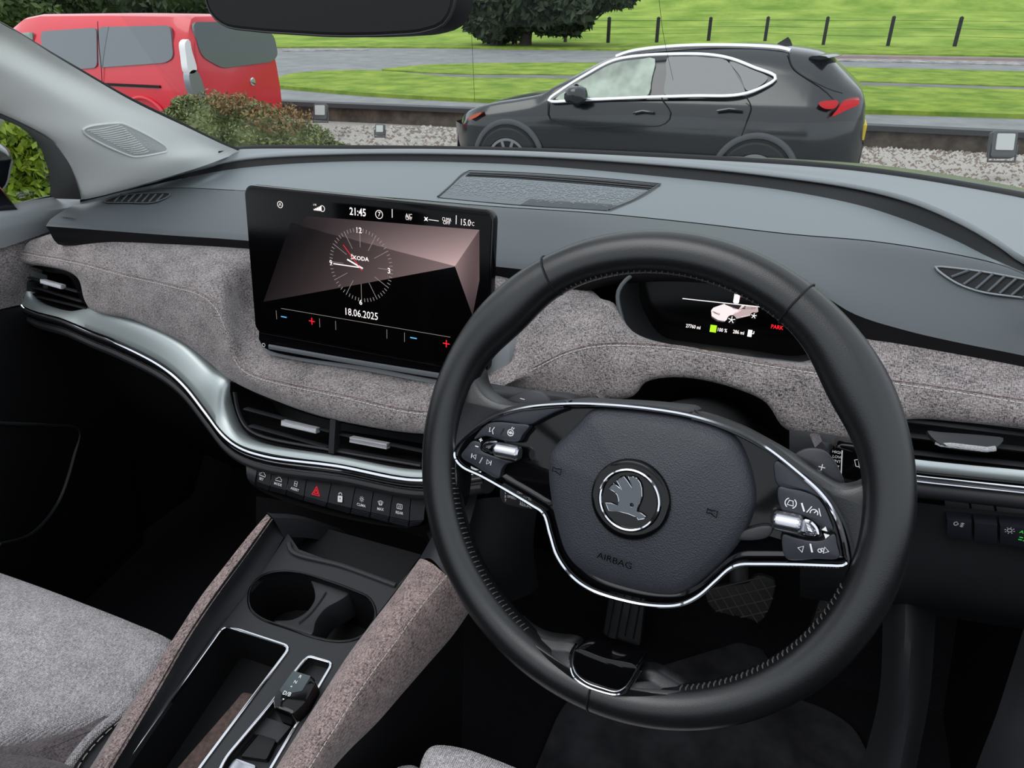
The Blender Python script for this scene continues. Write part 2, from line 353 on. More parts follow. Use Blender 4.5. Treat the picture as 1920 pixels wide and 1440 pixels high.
strip('lawn_front', [500, 160, 560, 140, 680, 135, 860, 149, 1000, 151, 1250, 155, 1600, 165, 1920, 173, 2600, 192], [500, 163, 600, 172, 700, 180, 880, 190, 1100, 198, 1400, 206, 1620, 212, 1920, 221, 2600, 240], 'grass', .07)
strip('verge_far', [-900, 160, -200, 148, 0, 140, 60, 139], [-900, 185, -200, 170, 0, 160, 60, 150], 'grass', .05)
M['line'] = mat('worn road paint', S(164, 162, 160), .8, col2=S(96, 94, 94), cscale=2.5, ctr=.35); M['rline'] = mat('red road strip', S(136, 96, 92), .85, col2=S(96, 83, 81), cscale=2, ctr=.3)
strip('road_line', [1560, 110, 1700, 112, 1920, 116, 2300, 123], [1560, 114, 1700, 117, 1920, 122, 2300, 129], 'line', .012)
strip('road_band', [1560, 105, 1700, 107, 1920, 111, 2300, 118], [1560, 110, 1700, 112, 1920, 116, 2300, 123], 'rline', .012)
strip('road_line', [530, 92, 600, 91.5, 690, 92], [530, 96, 600, 95, 690, 93.5], 'line', .012)
# kerb wall with coping in front of the lay-by
kt = gline([380, 222, 500, 222, 640, 228, 850, 238, 1100, 250, 1400, 264, 1625, 276, 1920, 292, 2500, 325], 60)
for p in kt: p.z = 0
def wallgeo(h0, h1, d0, d1): return grid([[p+V((0, d1, h0)) for p in kt], [p+V((0, d1, h1)) for p in kt], [p+V((0, d0, h1)) for p in kt], [p+V((0, d0, h0)) for p in kt]], cv=True)
kw = thing('kerb_wall', kt[30], 'low brown kerb wall with dark coping along the back of the gravel bed', 'wall')
obj('wall_face', wallgeo(-.05, .28, -.1, .1), 'wall', kw); obj('coping', wallgeo(.28, .36, -.16, .14), 'coping', kw)
gb = [V((-20, 0, .015))]
yb0 = kt[0].y-.1
struct('gravel_bed', grid([[V((p.x, p.y-.1, .012)) for p in kt], [V((p.x*.9, p.y-2.2, .02)) for p in kt], [V((p.x*.85, p.y-4.4, .012)) for p in kt]]), 'soil')
gs1, gs2 = [], []
O8 = [V((1, 0, 0)), V((0, 1, 0)), V((-1, 0, 0)), V((0, -1, 0)), V((0, 0, 1))]
for i in range(9000):
    px = random.choice((random.uniform(560, 870), random.uniform(1600, 1960), random.uniform(1600, 1960))); py = random.uniform(238, 370)
    p = Z(px, py, .02); ky = np.interp(p.x, [k.x for k in kt], [k.y for k in kt])
    if p.y > ky-.15 or p.y < ky-4.2: continue
    r = random.uniform(.02, .055); a = random.random()*6; R = Matrix.Rotation(a, 3, 'Z')
    vv = [p+(R @ V((q.x*r*random.uniform(.7, 1.3), q.y*r, q.z*r*.8))) for q in O8]
    (gs1 if random.random() < .68 else gs2).append((vv, [(0, 1, 4), (1, 2, 4), (2, 3, 4), (3, 0, 4)]))
for gl, m_, nm, lb in ((gs1, 'stone1', 'gravel', 'pale chippings covering the bed below the kerb wall'), (gs2, 'stone2', 'gravel', 'brown chippings mixed into the bed below the kerb wall')):
    tag(obj(nm, join(*gl), m_, smooth=False), lb, 'gravel', kind='stuff')
# fence posts, each its own thing
pxs = [(915, 82, 33), (978, 81, 33), (1060, 80, 32), (1140, 81, 31), (1231, 81, 31), (1328, 78, 31), (1434, 78, 30), (1543, 86, 30), (1664, 88, 29), (1789, 89, 30), (1925, 93, 32)]
desc = ['first, palest post on the left, under the tree', 'second post, under the tree crown', 'third post from the left, at the tree edge', 'grey-brown post left of the parked SUV roof, fourth from left',
        'fence post above the SUV windscreen, fifth from left', 'fence post above the SUV front door, sixth from left', 'fence post above the SUV rear door, seventh from left', 'fence post just right of the SUV roof, eighth from left',
        'fence post third from the right picture edge', 'last whole fence post near the right picture edge', 'fence post at the right edge of view']
ptops = []
for i, (px, pb, pt) in enumerate(pxs):
    b = G(px, pb); top = Y(px+(.2 if px < 1100 else 3), pt, b.y); h = top.z-b.z; fr = Fr(b, (1, 0, 0), (0, 1, 0)); w = .075
    t = thing('fence_post', b, desc[i], 'fence post', 'fence posts along the field')
    obj('post', box(fr, -w, w, -w, w, -.1, h*.96, .01), 'postg' if i in (0, 1, 2) else 'post', t); obj('post_cap', join((
        [fr.p(-w, -w, h*.96), fr.p(w, -w, h*.96), fr.p(w, w, h*.96), fr.p(-w, w, h*.96), fr.p(0, 0, h)], [(0, 1, 4), (1, 2, 4), (2, 3, 4), (3, 0, 4)])), 'post', t, smooth=False)
    ptops.append((b, h))
wires = []
for k in (.35, .6, .85):
    wires.append(sweep([b+V((0, -.08, h*k)) for b, h in ptops], .012, segs=4))
tag(obj('fence_wire', join(*wires), 'post'), 'three thin wires strung along the field fence posts', 'wire')
# floodlights on the kerb
M['lens'] = mat('floodlight lens', S(180, 182, 179), .3); M['gcase'] = mat('grey metal case', S(73, 75, 76), .5)
def flood(px, py, w, label, tilt=0):
    base = Z(px, py+w*.75, .3); s = (base-CAM).dot(AF)/FPX; c = Y(px, py, base.y); W_ = w*s
    fr = Fr(c, (1, .3, 0), (0, .35, 1)); t = thing('floodlight', base, label, 'floodlight', 'floodlights on the kerb')
    obj('housing', plate(fr, rrect(-W_/2, W_/2, -W_*.55, W_*.55, W_*.12), -W_*.35, 0, W_*.05), 'gcase', t)
    obj('lens', plate(fr, rrect(-W_*.36, W_*.36, -W_*.25, W_*.42, W_*.05), 0, .012), 'lens', t)
    obj('bracket', join(sweep([fr.p(-W_*.55, 0, -W_*.1), fr.p(-W_*.55, -W_*.7, -W_*.1), fr.p(W_*.55, -W_*.7, -W_*.1), fr.p(W_*.55, 0, -W_*.1)], .03, segs=6)), 'gcase', t)
flood(600, 209, 26, 'small white-faced floodlight beside the shrub and red van'); flood(712, 243, 18, 'tiny white floodlight low on the kerb wall left of the SUV'); flood(1884, 270, 44, 'large grey floodlight on the kerb at the right edge')
# foliage
def leaves(cent, rad, n, size, shape=1.0, seed=0, keep=None):
    r = np.random.default_rng(seed); gs_v = []; gs_f = []
    for i in range(n):
        d = r.normal(size=3); d /= np.linalg.norm(d); k = r.uniform(.72, 1.05)**shape
        lump = 1+.25*noise.noise(V(d.tolist())*2.2+V((seed, 0, 0))); p = V(cent)+V((d[0]*rad[0], d[1]*rad[1], d[2]*rad[2]))*float(k*lump)
        if keep and not keep(p): continue
        a = V(r.normal(size=3).tolist()).normalized(); b = V(r.normal(size=3).tolist()).cross(a).normalized(); s = size*float(r.uniform(.6, 1.3)); m_ = len(gs_v)
        gs_v += [p-a*s, p+b*s*.45, p+a*s, p-b*s*.45]; gs_f.append((m_, m_+1, m_+2, m_+3))
    return gs_v, gs_f
def core(cent, rad, seed=0, k=.86):
    rows = []
    for i in range(9):
        th = math.pi*(i+.5)/9; rows.append([V(cent)+V((math.sin(th)*math.cos(a)*rad[0], math.sin(th)*math.sin(a)*rad[1], math.cos(th)*rad[2]))*(k*(1+.2*noise.noise(V((math.sin(th)*math.cos(a), math.sin(th)*math.sin(a), math.cos(th)))*2.2+V((seed, 0, 0))))) for a in [2*math.pi*j/14 for j in range(14)]])
    return grid(rows, cu=True)
def tree(px, py, D, blobs, m_, label, n=3500, size=.35, trunk=True, seed=1, cat_='tree'):
    b = Y(px, py, D); b.z = gz(D); t = thing('tree' if cat_ == 'tree' else 'hedge', b, label, cat_)
    gs = []; cs = []
    for j, (bx, by, rx, rz) in enumerate(blobs):
        c = Y(bx, by, D); s = (c-CAM).dot(AF)/FPX; R = (rx*s, min(rx, rz*1.4)*s, rz*s); gs.append(leaves(c, R, n, size, 1, seed+j)); cs.append(core(c, R, seed+j))
    obj('crown', join(*gs), m_, t, smooth=False, kind='stuff'); obj('inner_crown', join(*cs), m_, t, kind='stuff')
    if trunk:
        c = Y(blobs[0][0], blobs[0][1], D); obj('trunk', sweep(cat([b, b*.6+c*.4+V((.15, 0, 0)), c], 8), .5, segs=10, rad=[1.3, 1, .9, .85, .8, .7, .6, .5]), 'bark', t)
tree(985, 82, 36, [(985, -10, 120, 62), (1050, 10, 75, 52), (930, 30, 60, 45), (1120, -8, 75, 20)], 'leafd', 'large dark tree with spreading crown behind the road, left of the field', seed=3, size=.28, n=3000)
tree(700, 80, 47, [(640, 0, 110, 75), (780, 20, 90, 60), (560, 10, 60, 70)], 'leafm', 'grey green woodland edge behind the rear-view mirror', seed=9, size=.35)
tree(420, 80, 53, [(400, -20, 150, 90), (250, -15, 120, 80), (520, 0, 80, 80)], 'leafd', 'dark trees rising behind the red van roof', seed=21, size=.35)
tree(110, 95, 36, [(110, -10, 55, 85)], 'leafd', 'slim dark tree behind the front of the red van', seed=33, size=.3)
tree(20, 100, 30, [(20, 15, 70, 62), (-70, 10, 60, 60)], 'leafm', 'pale green bushy tree at the far left beyond the van', seed=41, size=.25)
tree(1450, -120, 90, [(1450, -140, 300, 40)], 'leafd', 'distant tree line at the top of the field', seed=51, size=.8, trunk=False)
# shrub in front of the van
def shrub(name, blobs, D, m_, label, n, size, seed, extra=None, grp=None):
    b = Y(blobs[0][0], blobs[0][1], D); b.z = 0; t = thing(name, b, label, 'shrub' if name == 'shrub' else 'hedge'); gs = []; cs = []
    for j, (bx, by, rx, rz, dy) in enumerate(blobs):
        c = Y(bx, by, D+dy); s = (c-CAM).dot(AF)/FPX; R = (rx*s, rx*s*.9, rz*s); gs.append(leaves(c, R, n, size, 1, seed+j)); cs.append(core(c, R, seed+j, .8))
    obj('foliage', join(*gs), m_, t, smooth=False, kind='stuff'); obj('inner_foliage', join(*cs), m_, t, kind='stuff')
    if extra:
        gs = []
        for j, (bx, by, rx, rz, dy) in enumerate(extra): c = Y(bx, by, D+dy); s = (c-CAM).dot(AF)/FPX; gs.append(leaves(c, (rx*s, rx*s*.6, rz*s), n//9, size, 1.5, seed+50+j))
        obj('young_leaves', join(*gs), 'leafr', t, smooth=False, kind='stuff', label='bronze tipped young leaves')
    return t
st = shrub('shrub', [(400, 258, 82, 74, 0), (352, 245, 44, 56, -.1), (480, 268, 80, 74, .1), (562, 290, 66, 60, .1), (622, 308, 42, 40, .1)], 4.6, 'leafs', 'yellow green leafy shrub with bronze tips in front of the red van', 6500, .017, 70, [(360, 200, 34, 20, 0), (520, 222, 75, 26, 0), (430, 195, 50, 20, 0)])
M['yellow'] = mat('yellow flower', S(245, 170, 30), .6); fc = Y(331, 234, 4.0)
obj('flower', leaves(fc, (.02, .02, .015), 30, .015, 1, 5), 'yellow', st, smooth=False)
hc = thing('hedge', Y(30, 300, 2.0)*1.0, 'bright yellow green clipped hedge outside the passenger window', 'hedge')
hg = []; hr = np.random.default_rng(8)
x0 = -3.4
for i in range(26000):
    p = V((x0+float(hr.normal())*.035+.05*noise.noise(V((i*.01, 0, 0))), float(hr.uniform(.9, 2.75)), float(hr.uniform(.2, 1.52+.04*hr.normal()))))
    a = V(hr.normal(size=3).tolist()).normalized(); b = V(hr.normal(size=3).tolist()).cross(a).normalized(); s = .03*float(hr.uniform(.6, 1.2)); hg.append((p, a*s, b*s*.5))
hv = []; hf = []
for p, a, b in hg: k = len(hv); hv += [p-a, p+b, p+a, p-b]; hf.append((k, k+1, k+2, k+3))
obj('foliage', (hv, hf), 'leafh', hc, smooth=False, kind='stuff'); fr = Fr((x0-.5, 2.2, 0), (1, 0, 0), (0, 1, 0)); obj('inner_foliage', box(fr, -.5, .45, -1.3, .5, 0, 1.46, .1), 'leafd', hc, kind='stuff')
# ---------------------------------------------------------------- black SUV
M['blackpaint'] = mat('black car paint', S(13, 16, 21), .2, spec=.5, coat=.5); M['tglass'] = mat('privacy glass', S(52, 60, 64), .05, spec=.8)
M['cladding'] = mat('grey wheel arch cladding', S(70, 72, 76), .6); M['tyre'] = mat('tyre rubber', S(24, 24, 26), .8); M['alloy'] = mat('alloy', S(150, 152, 156), .3, metal=.8)
M['clearglass'] = mat('car window showing pale interior', S(84, 100, 90), .08, spec=.6, col2=S(150, 166, 150), cscale=2.2)
M['rlamp'] = mat('red lamp lens', S(200, 22, 30), .2, coat=.5); M['olamp'] = mat('amber lamp lens', S(196, 92, 60), .25, coat=.5); M['yplate'] = mat('yellow plate', S(220, 190, 40), .5)
M['brightmetal'] = mat('polished aluminium trim', S(225, 228, 230), .3, metal=.6)
YS = 8.3
suv = thing('suv_car', V((-1.8, YS+.9, 0)), 'black SUV with silver roof rails parked side-on in front of the kerb', 'car')
sil = [(846, 285), (848, 258), (858, 225), (880, 205), (925, 190), (985, 180), (1030, 170), (1060, 153), (1110, 124), (1150, 105), (1190, 94), (1260, 87), (1340, 83), (1430, 83), (1500, 90), (1548, 100), (1572, 122), (1600, 150), (1618, 168), (1626, 200), (1622, 240), (1618, 285)]
sp = [Y(a, b, YS+(.45 if 1050 < a < 1560 else .25)) for a, b in sil]; sp = cat(sp, 70)
xs = [p.x for p in sp]; xlo, xhi = min(xs), max(xs); NX = 56; rows = []
zt = np.full(400, -1.); gx = np.linspace(xlo, xhi, 400)
for a, b in zip(sp, sp[1:]):
    for k in np.linspace(0, 1, 12):
        p = a*(1-float(k))+b*float(k); j = int((p.x-xlo)/(xhi-xlo)*399); zt[j] = max(zt[j], p.z)
ok = zt > 0; zt = np.interp(gx, gx[ok], zt[ok])
for i in range(NX):
    u = i/(NX-1); x = xlo+(xhi-xlo)*(.5-.5*math.cos(math.pi*u)); r = float(np.interp(x, gx, zt)); e = min(x-xlo, xhi-x)
    pi_ = .42*max(0, 1-e/.55)**2; b = min(1.12, r-.1); rr = [(0.22, .12), (.5, .02), (.72, 0), (b-.05, .01), (b, .05)]
    g_ = max(0, r-b); rr += [(b+g_*.5, .05+.12*min(1, g_/.45)), (r-.07*min(1, g_/.3), .05+.24*min(1, g_/.45)), (r-.015, .2+.25*min(1, g_/.45)), (r, .93)]
    row = [V((x, YS+pi_+q, z)) for z, q in rr]; row += [V((x, 2*(YS+.93)-p.y, p.z)) for p in row[-2::-1]]; rows.append(row)
g = grid(rows); n_ = len(rows[0]); g[1].append(tuple(range(n_))[::-1]); g[1].append(tuple(range((NX-1)*n_, NX*n_)))
obj('body', g, 'blackpaint', suv, ang=50)
fs = Fr(V((-2, YS+.03, 1.12)), (1, 0, 0), (0, .27, .48))     # plane of the side windows
def sw(flat, n=40): return c2(fs.L(flat), n)
obj('front_window', plate(fs, sw([1042, 187, 1066, 170, 1105, 145, 1150, 121, 1205, 112, 1228, 111, 1222, 150, 1214, 181, 1120, 185]), -.02, .022), 'clearglass', suv, label='pale window showing the interior')
obj('rear_window', plate(fs, sw([1252, 110, 1330, 110, 1362, 115, 1385, 150, 1396, 176, 1300, 179, 1248, 180, 1250, 140]), -.02, .022), 'tglass', suv)
obj('quarter_window', plate(fs, sw([1368, 117, 1410, 132, 1440, 148, 1402, 172, 1388, 145]), -.02, .022), 'tglass', suv)
obj('window_trim', sweep([fs.p(a, b, .03) for a, b in sw([1030, 190, 1055, 170, 1100, 142, 1150, 116, 1200, 107, 1260, 104, 1330, 105, 1370, 112, 1412, 128, 1455, 148, 1425, 168, 1385, 180, 1300, 182, 1200, 185, 1100, 189], 120)], .035, .02, up=fs.n, closed=True), 'brightmetal', suv)
obj('roof_rail', sweep(cat([Y(1155, 107, YS+.33), Y(1180, 98, YS+.36), Y(1260, 88, YS+.38), Y(1380, 86, YS+.38), Y(1470, 92, YS+.36), Y(1482, 96, YS+.34)], 40), .05, .05), 'brightmetal', suv)
fin = Fr(Y(1470, 84, YS+.93), (1, 0, 0), (0, 0, 1)); obj('roof_antenna', plate(fin, [(-.12, -.02), (.1, -.02), (.06, .05), (.03, .08)], -.02, .02), 'blackpaint', suv)
fb = Fr(V((0, YS-.0, 0)), (1, 0, 0), (0, 0, 1))
for nm, cx, cy in (('front', 953, 296), ('rear', 1415, 312)):
    u, v = fb.uv(cx, cy); v = .37
    fw = Fr(V((u, YS, v)), (1, 0, 0), (0, 0, 1)); arch = circ(0, 0, .43, 40, -12, 192)
    obj('wheel_arch', sweep([fw.p(a, b, .0) for a, b in arch], .07, .05, up=(0, 1, 0)), 'cladding', suv); obj('arch_recess', lathe(fw, [(.4, .01), (.395, .03)], 36), 'darker', suv)
    w = obj('wheel', lathe(fw, [(.37, -.2), (.37, .03), (.35, .05), (.26, .05), (.25, .03), (.24, .0)], 40), 'tyre', suv)
    obj('rim', join(lathe(fw, [(.25, .02), (.25, .045), (.22, .045), (.21, .01)], 36), lathe(fw, [(.05, .01), (.05, .05)], 16), *[box(Fr(fw.o, (math.cos(a), 0, math.sin(a)), (-math.sin(a), 0, math.cos(a))), .03, .22, -.018, .018, .01, .04) for a in [k*2*math.pi/10 for k in range(10)]]), 'alloy', w)
fsd = Fr(V((0, YS-.005, 0)), (1, 0, 0), (0, 0, 1))
obj('tail_lamp', join(plate(fsd, c2(fsd.L([1535, 193, 1572, 190, 1566, 202, 1545, 203]), 20), -.05, .02), plate(fsd, c2(fsd.L([1580, 192, 1612, 188, 1610, 196, 1592, 204, 1560, 218, 1570, 205]), 24), -.3, .015)), 'rlamp', suv)
obj('headlamp', plate(fsd, c2(fsd.L([880, 220, 905, 210, 898, 217, 880, 224]), 16), -.15, .02), 'olamp', suv)
hd = obj('door_handle', sweep([fb.q(1345, 208, .03), fb.q(1368, 204, .05), fb.q(1392, 207, .03)], .05, .03), 'blackpaint', suv)
obj('door_handle', sweep([fb.q(1188, 212, .03), fb.q(1205, 208, .05), fb.q(1225, 211, .03)], .05, .03), 'blackpaint', suv)
def seam(nm, flat, root, fr, w=.012): obj(nm, sweep(cat([fr.q(flat[i], flat[i+1], .008) for i in range(0, len(flat), 2)], 30), w, .008, up=fr.n), 'darker', root)
seam('door_seam', [1240, 183, 1258, 215, 1245, 233, 1175, 236, 1060, 235, 1030, 222, 1028, 192], suv, fb); seam('door_seam', [1398, 180, 1408, 200, 1400, 228, 1390, 255], suv, fb)
seam('hatch_seam', [1478, 98, 1488, 128, 1550, 165, 1580, 175], suv, fs)
mr = obj('door_mirror', core(Y(1080, 178, YS-.12), (.14, .1, .1), 2, 1), 'blackpaint', suv)
obj('spoiler', sweep(cat([Y(1535, 108, YS+.25), Y(1558, 103, YS+.6), Y(1560, 103, YS+1.2), Y(1540, 108, YS+1.6)], 12), .2, .04, up=(0, 0, 1)), 'blackpaint', suv)
obj('number_plate', box(Fr(V((xhi-.035, YS+.45, .86)), (0, 1, 0), (0, 0, 1)), -.02, .5, -.1, .05, -.1, .03), 'yplate', suv)
obj('bumper_reflector', plate(fsd, c2(fsd.L([1520, 313, 1545, 316, 1545, 320, 1520, 317]), 12), -.1, .02), 'rlamp', suv)
# ---------------------------------------------------------------- red van
M['redpaint'] = mat('red van paint', S(200, 24, 42), .3, spec=.5, coat=.5); M['vglass'] = mat('van glass with sky tone', S(96, 102, 106), .08, spec=.9)  # van glass colour lightened to stand in for reflected sky
M['lampw'] = mat('clear lamp lens', S(226, 224, 224), .2)
YV, XR = 8.55, X(362, 100, -8.45).x
van = thing('van', V((-10.8, YV+1, 0)), 'red minibus van parked behind the shrub, seen from its rear corner', 'van')
zr = Y(345, 27, YV+.25).z; rows = []
st_ = [(-13.55, .95, .3), (-13.45, 1.1, .12), (-13.2, 1.25, .04), (-12.75, 1.32, 0), (-12.2, 1.75, 0), (-11.9, zr-.05, 0), (-11.5, zr, 0), (-10, zr+.01, 0), (-8.9, zr, 0), (-8.6, zr-.01, .0), (XR-.05, zr-.03, .02), (XR, zr-.09, .07)]
for x, r, pi_ in st_:
    b = min(1.2, r-.1); g_ = r-b; k = min(1, g_/.6); rr = [(.3, .08), (.5, .02), (.85, 0), (b, .02), (b+g_*.5, .02+.05*k), (r-.12*k-.02, .03+.12*k), (r-.03, .1+.12*k), (r, .3), (r+.01, .985)]
    row = [V((x, YV+pi_+q, z)) for z, q in rr]; row += [V((x, 2*(YV+.985)-p.y, p.z)) for p in row[-2::-1]]; rows.append(row)
g = grid(rows); n_ = len(rows[0]); g[1].append(tuple(range(n_))[::-1]); g[1].append(tuple(range((len(rows)-1)*n_, len(rows)*n_)))
obj('body', g, 'redpaint', van, ang=35)
fv = Fr(V((-10, YV+.02, 1.2)), (1, 0, 0), (0, .1, .7)); fr_ = Fr(V((XR, YV, 1)), (0, 1, 0), (0, 0, 1)); fv2 = Fr(V((-10, YV, .8)), (1, 0, 0), (0, 0, 1))
def vp(fr, flat, n=36, c=True): L = fr.L(flat); return c2(L, n) if c else L
obj('side_window', plate(fv, crn(fv.L([186, 51, 321, 48, 327, 108, 312, 118, 187, 127]), .09), -.02, .02), 'vglass', van)
obj('side_window', plate(fv, crn(fv.L([78, 59, 183, 52, 184, 127, 84, 136]), .09), -.02, .02), 'vglass', van)
obj('cab_window', plate(fv, crn(fv.L([34, 63, 63, 60, 64, 134, 20, 134, 20, 80]), .06), -.02, .02), 'clearglass', van)
obj('rear_window', plate(fr_, crn(fr_.L([358, 41, 440, 41, 512, 64, 520, 104, 508, 116, 415, 128, 376, 106]), .12), -.02, .02), 'vglass', van)
tl = obj('tail_lamp', plate(fr_, vp(fr_, [344, 80, 352, 74, 357, 95, 366, 132, 352, 137, 346, 105], 24), -.08, .03), 'lampw', van, label='tall clear and red tail lamp')
obj('lower_lens', plate(fr_, vp(fr_, [352, 137, 366, 132, 383, 180, 380, 190, 366, 188], 24), -.08, .03), 'alloy', tl)
obj('door_badge', lathe(Fr(fr_.q(473, 153), (0, 1, 0), (0, 0, 1)), [(.06, 0), (.06, .015), (.04, .02)], 20), 'chrome', van)
obj('slide_rail', box(fv2, fv2.uv(198, 163)[0], fv2.uv(300, 160)[0], fv2.uv(250, 163)[1], fv2.uv(250, 158)[1], -.02, .015), 'darker', van)
seam('door_seam', [183, 40, 186, 90, 190, 130, 192, 190], van, fv2); seam('door_seam', [352, 32, 368, 60, 385, 130, 400, 200], van, fr_) if False else None
u, v = fv2.uv(278, 240); u += fv2.o.x; fw = Fr(V((u, YV-.01, .36)), (1, 0, 0), (0, 0, 1))
obj('wheel_arch', sweep([fw.p(a, b, .0) for a, b in circ(0, 0, .46, 30, 0, 180)], .06, .05, up=(0, 1, 0)), 'redpaint', van)
for xx in (u, u-3.3):
    fw = Fr(V((xx, YV, .34)), (1, 0, 0), (0, 0, 1)); w = obj('wheel', lathe(fw, [(.34, -.2), (.34, .01), (.32, .03), (.24, .03), (.22, .0)], 32), 'tyre', van); obj('rim', lathe(fw, [(.22, .0), (.2, .025), (.05, .02)], 20), 'alloy', w)
# ================================================================ car interior
from mathutils.bvhtree import BVHTree
def R_(x, y, z): return V((x, y, CAM.z+z))          # interior coordinates: heights given from the eye
def bvh(g): return BVHTree.FromPolygons([tuple(v) for v in g[0]], g[1])
def drape(b, px, py, lift=.001, fy=.7):
    d = ray(px, py); h = b.ray_cast(CAM, d)
    if h[0] is None: p = Y(px, py, fy); return p
    n = h[1] if h[1].dot(d) < 0 else -h[1]; return h[0]+n*lift
def DR(b, flat, lift=.001): return [drape(b, flat[i], flat[i+1], lift) for i in range(0, len(flat), 2)]
LAT, UP = V((1, 0, 0)), V((0, 0, 1))
# ---- dashboard
G_ = PX(395,292,1.06, 435,284,1.13, 640,283,1.24, 960,288,1.31, 1280,302,1.30, 1600,325,1.2, 1920,378,1.03, 2120,425,.88)
R_row = PX(150,375,.83, 250,352,.93, 333,330,1.02, 437,304,1.10, 640,291,1.20, 960,294,1.26, 1280,315,1.24, 1450,333,1.2, 1600,355,1.12, 1710,383,1.02, 1800,422,.94, 1870,462,.88, 1910,488,.84, 1945,506,.80, 2010,530,.75)
W_row = PX(150,379,.83, 250,355,.93, 333,337,1.02, 437,317,1.09, 640,303,1.185, 960,308,1.24, 1280,335,1.21, 1450,354,1.17, 1600,382,1.08, 1700,413,1.0, 1790,450,.925, 1850,480,.875, 1895,500,.83, 1935,516,.80, 2005,540,.75)
C_row = PX(150,384,.82, 293,354,.97, 460,357,.95, 700,368,.935, 921,386,.92, 1130,400,.90, 1300,417,.88, 1480,438,.87, 1640,452,.87, 1780,474,.86, 1870,494,.84, 1930,518,.80, 2003,543,.75)
E_row = PX(86,424,.705, 180,431,.725, 300,440,.735, 460,451,.745, 700,475,.75, 921,499,.755, 1050,508,.75, 1160,486,.74, 1300,480,.73, 1440,503,.73, 1530,545,.73, 1600,588,.73, 1700,620,.735, 1800,643,.735, 1920,667,.73, 2040,695,.725)
dash = thing('dashboard', R_(-.42, .9, -.35), 'grey dashboard with melange cloth facing and silver trim spanning the car', 'dashboard')
ledge_out = [p+V((0, .01, .0)) for p in cat(G_, 60)]
mid = [a*.5+b*.5+V((0, 0, .004)) for a, b in zip(cat(G_, 60), cat(R_row, 60))]
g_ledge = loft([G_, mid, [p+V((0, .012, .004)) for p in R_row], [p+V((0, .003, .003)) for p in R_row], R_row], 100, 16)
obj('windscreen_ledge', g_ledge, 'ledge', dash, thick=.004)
g_wall = loft([R_row, W_row], 100, 4); obj('ledge_lip', g_wall, 'darker', dash)  # lip wall coloured near black for the shadow inside the rail
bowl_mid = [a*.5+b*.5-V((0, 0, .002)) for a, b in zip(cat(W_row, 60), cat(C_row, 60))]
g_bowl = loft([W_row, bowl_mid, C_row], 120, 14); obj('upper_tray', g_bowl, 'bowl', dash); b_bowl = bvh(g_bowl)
Cc, Ec = cat(C_row, 60), cat(E_row, 60)
pm = [a*.5+b*.5+V((0, 0, .006)) for a, b in zip(Cc, Ec)]; pn = [a*.15+b*.85+V((0, 0, .005)) for a, b in zip(Cc, Ec)]
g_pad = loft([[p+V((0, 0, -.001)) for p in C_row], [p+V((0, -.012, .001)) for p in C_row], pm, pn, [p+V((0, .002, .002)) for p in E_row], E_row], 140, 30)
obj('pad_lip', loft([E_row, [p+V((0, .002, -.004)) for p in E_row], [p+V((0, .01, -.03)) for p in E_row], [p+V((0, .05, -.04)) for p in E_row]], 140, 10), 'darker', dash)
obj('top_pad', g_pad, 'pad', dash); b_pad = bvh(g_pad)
# cloth facing : columns top | stitch | bottom
cl = [((60,450,.735),(42,474,.715),(36,490,.71)), ((105,441,.74),(155,497,.70),(140,516,.70)), ((200,447,.74),(230,517,.69),(166,577,.69)), ((300,456,.74),(320,538,.67),(250,600,.675)),
  ((380,463,.74),(370,551,.66),(340,641,.655)), ((440,469,.74),(408,580,.65),(388,677,.645)), ((500,477,.74),(430,640,.635),(430,712,.637)), ((560,485,.74),(450,690,.625),(480,737,.63)),
  ((640,495,.74),(510,717,.615),(560,768,.615)), ((760,510,.74),(640,745,.605),(650,792,.605)), ((860,522,.74),(780,776,.60),(780,812,.60)), ((925,529,.74),(870,765,.60),(850,806,.60)),
  ((985,543,.74),(945,725,.63),(893,727,.64)), ((1090,557,.74),(1060,665,.66),(1060,746,.65)), ((1155,572,.735),(1150,650,.68),(1180,742,.66)), ((1178,622,.73),(1215,649,.69),(1212,712,.67)),
  ((1230,648,.73),(1280,656,.69),(1290,706,.675)), ((1350,664,.73),(1400,681,.69),(1425,745,.675)), ((1500,680,.725),(1520,700,.69),(1482,806,.67)), ((1600,640,.735),(1620,712,.70),(1600,822,.68)),
  ((1625,614,.755),(1700,723,.70),(1690,786,.69)), ((1760,639,.755),(1800,738,.70),(1800,789,.695)), ((1920,668,.75),(1920,757,.695),(1920,802,.69)), ((2050,696,.745),(2050,776,.69),(2050,816,.685))]
cols = []
for T, S_, B in cl:
    t, s, b = Y(*T), Y(*S_), Y(*B); m1 = t*.5+s*.5+(V((0, 0, .004)) if not 440 < T[0] < 930 else (Y((T[0]+S_[0])/2, (T[1]+S_[1])/2, T[2]*.5+S_[2]*.5+.035)-(t*.5+s*.5))); m2 = s*.5+b*.5+V((0, -.004, 0)); cols.append([t+(V((0, .004, -.02)) if 1120 < T[0] < 1615 and T[1] > 568 else V((0, .03, .0))), t, m1, s, m2, b, b+V((0, .012, -.006)), b+V((0, .05, .0))])
g_fab, rr = colloft(cols, 200, 30); obj('cloth_facing', g_fab, 'fabric', dash, ang=60); b_fab = bvh(g_fab)
line = [drape(b_fab, *c[1][:2], lift=.0012) for c in cl]
st1 = [42,476, 155,497, 230,517, 320,538, 375,554, 402,574, 416,600, 430,640, 441,675, 455,694, 480,708, 510,717, 640,745, 780,776, 850,775]
st2 = [945,725, 1000,694, 1060,665, 1110,652, 1150,649, 1215,651, 1280,657, 1400,681, 1520,700, 1620,712, 1700,723, 1800,738, 1920,757, 2000,770]
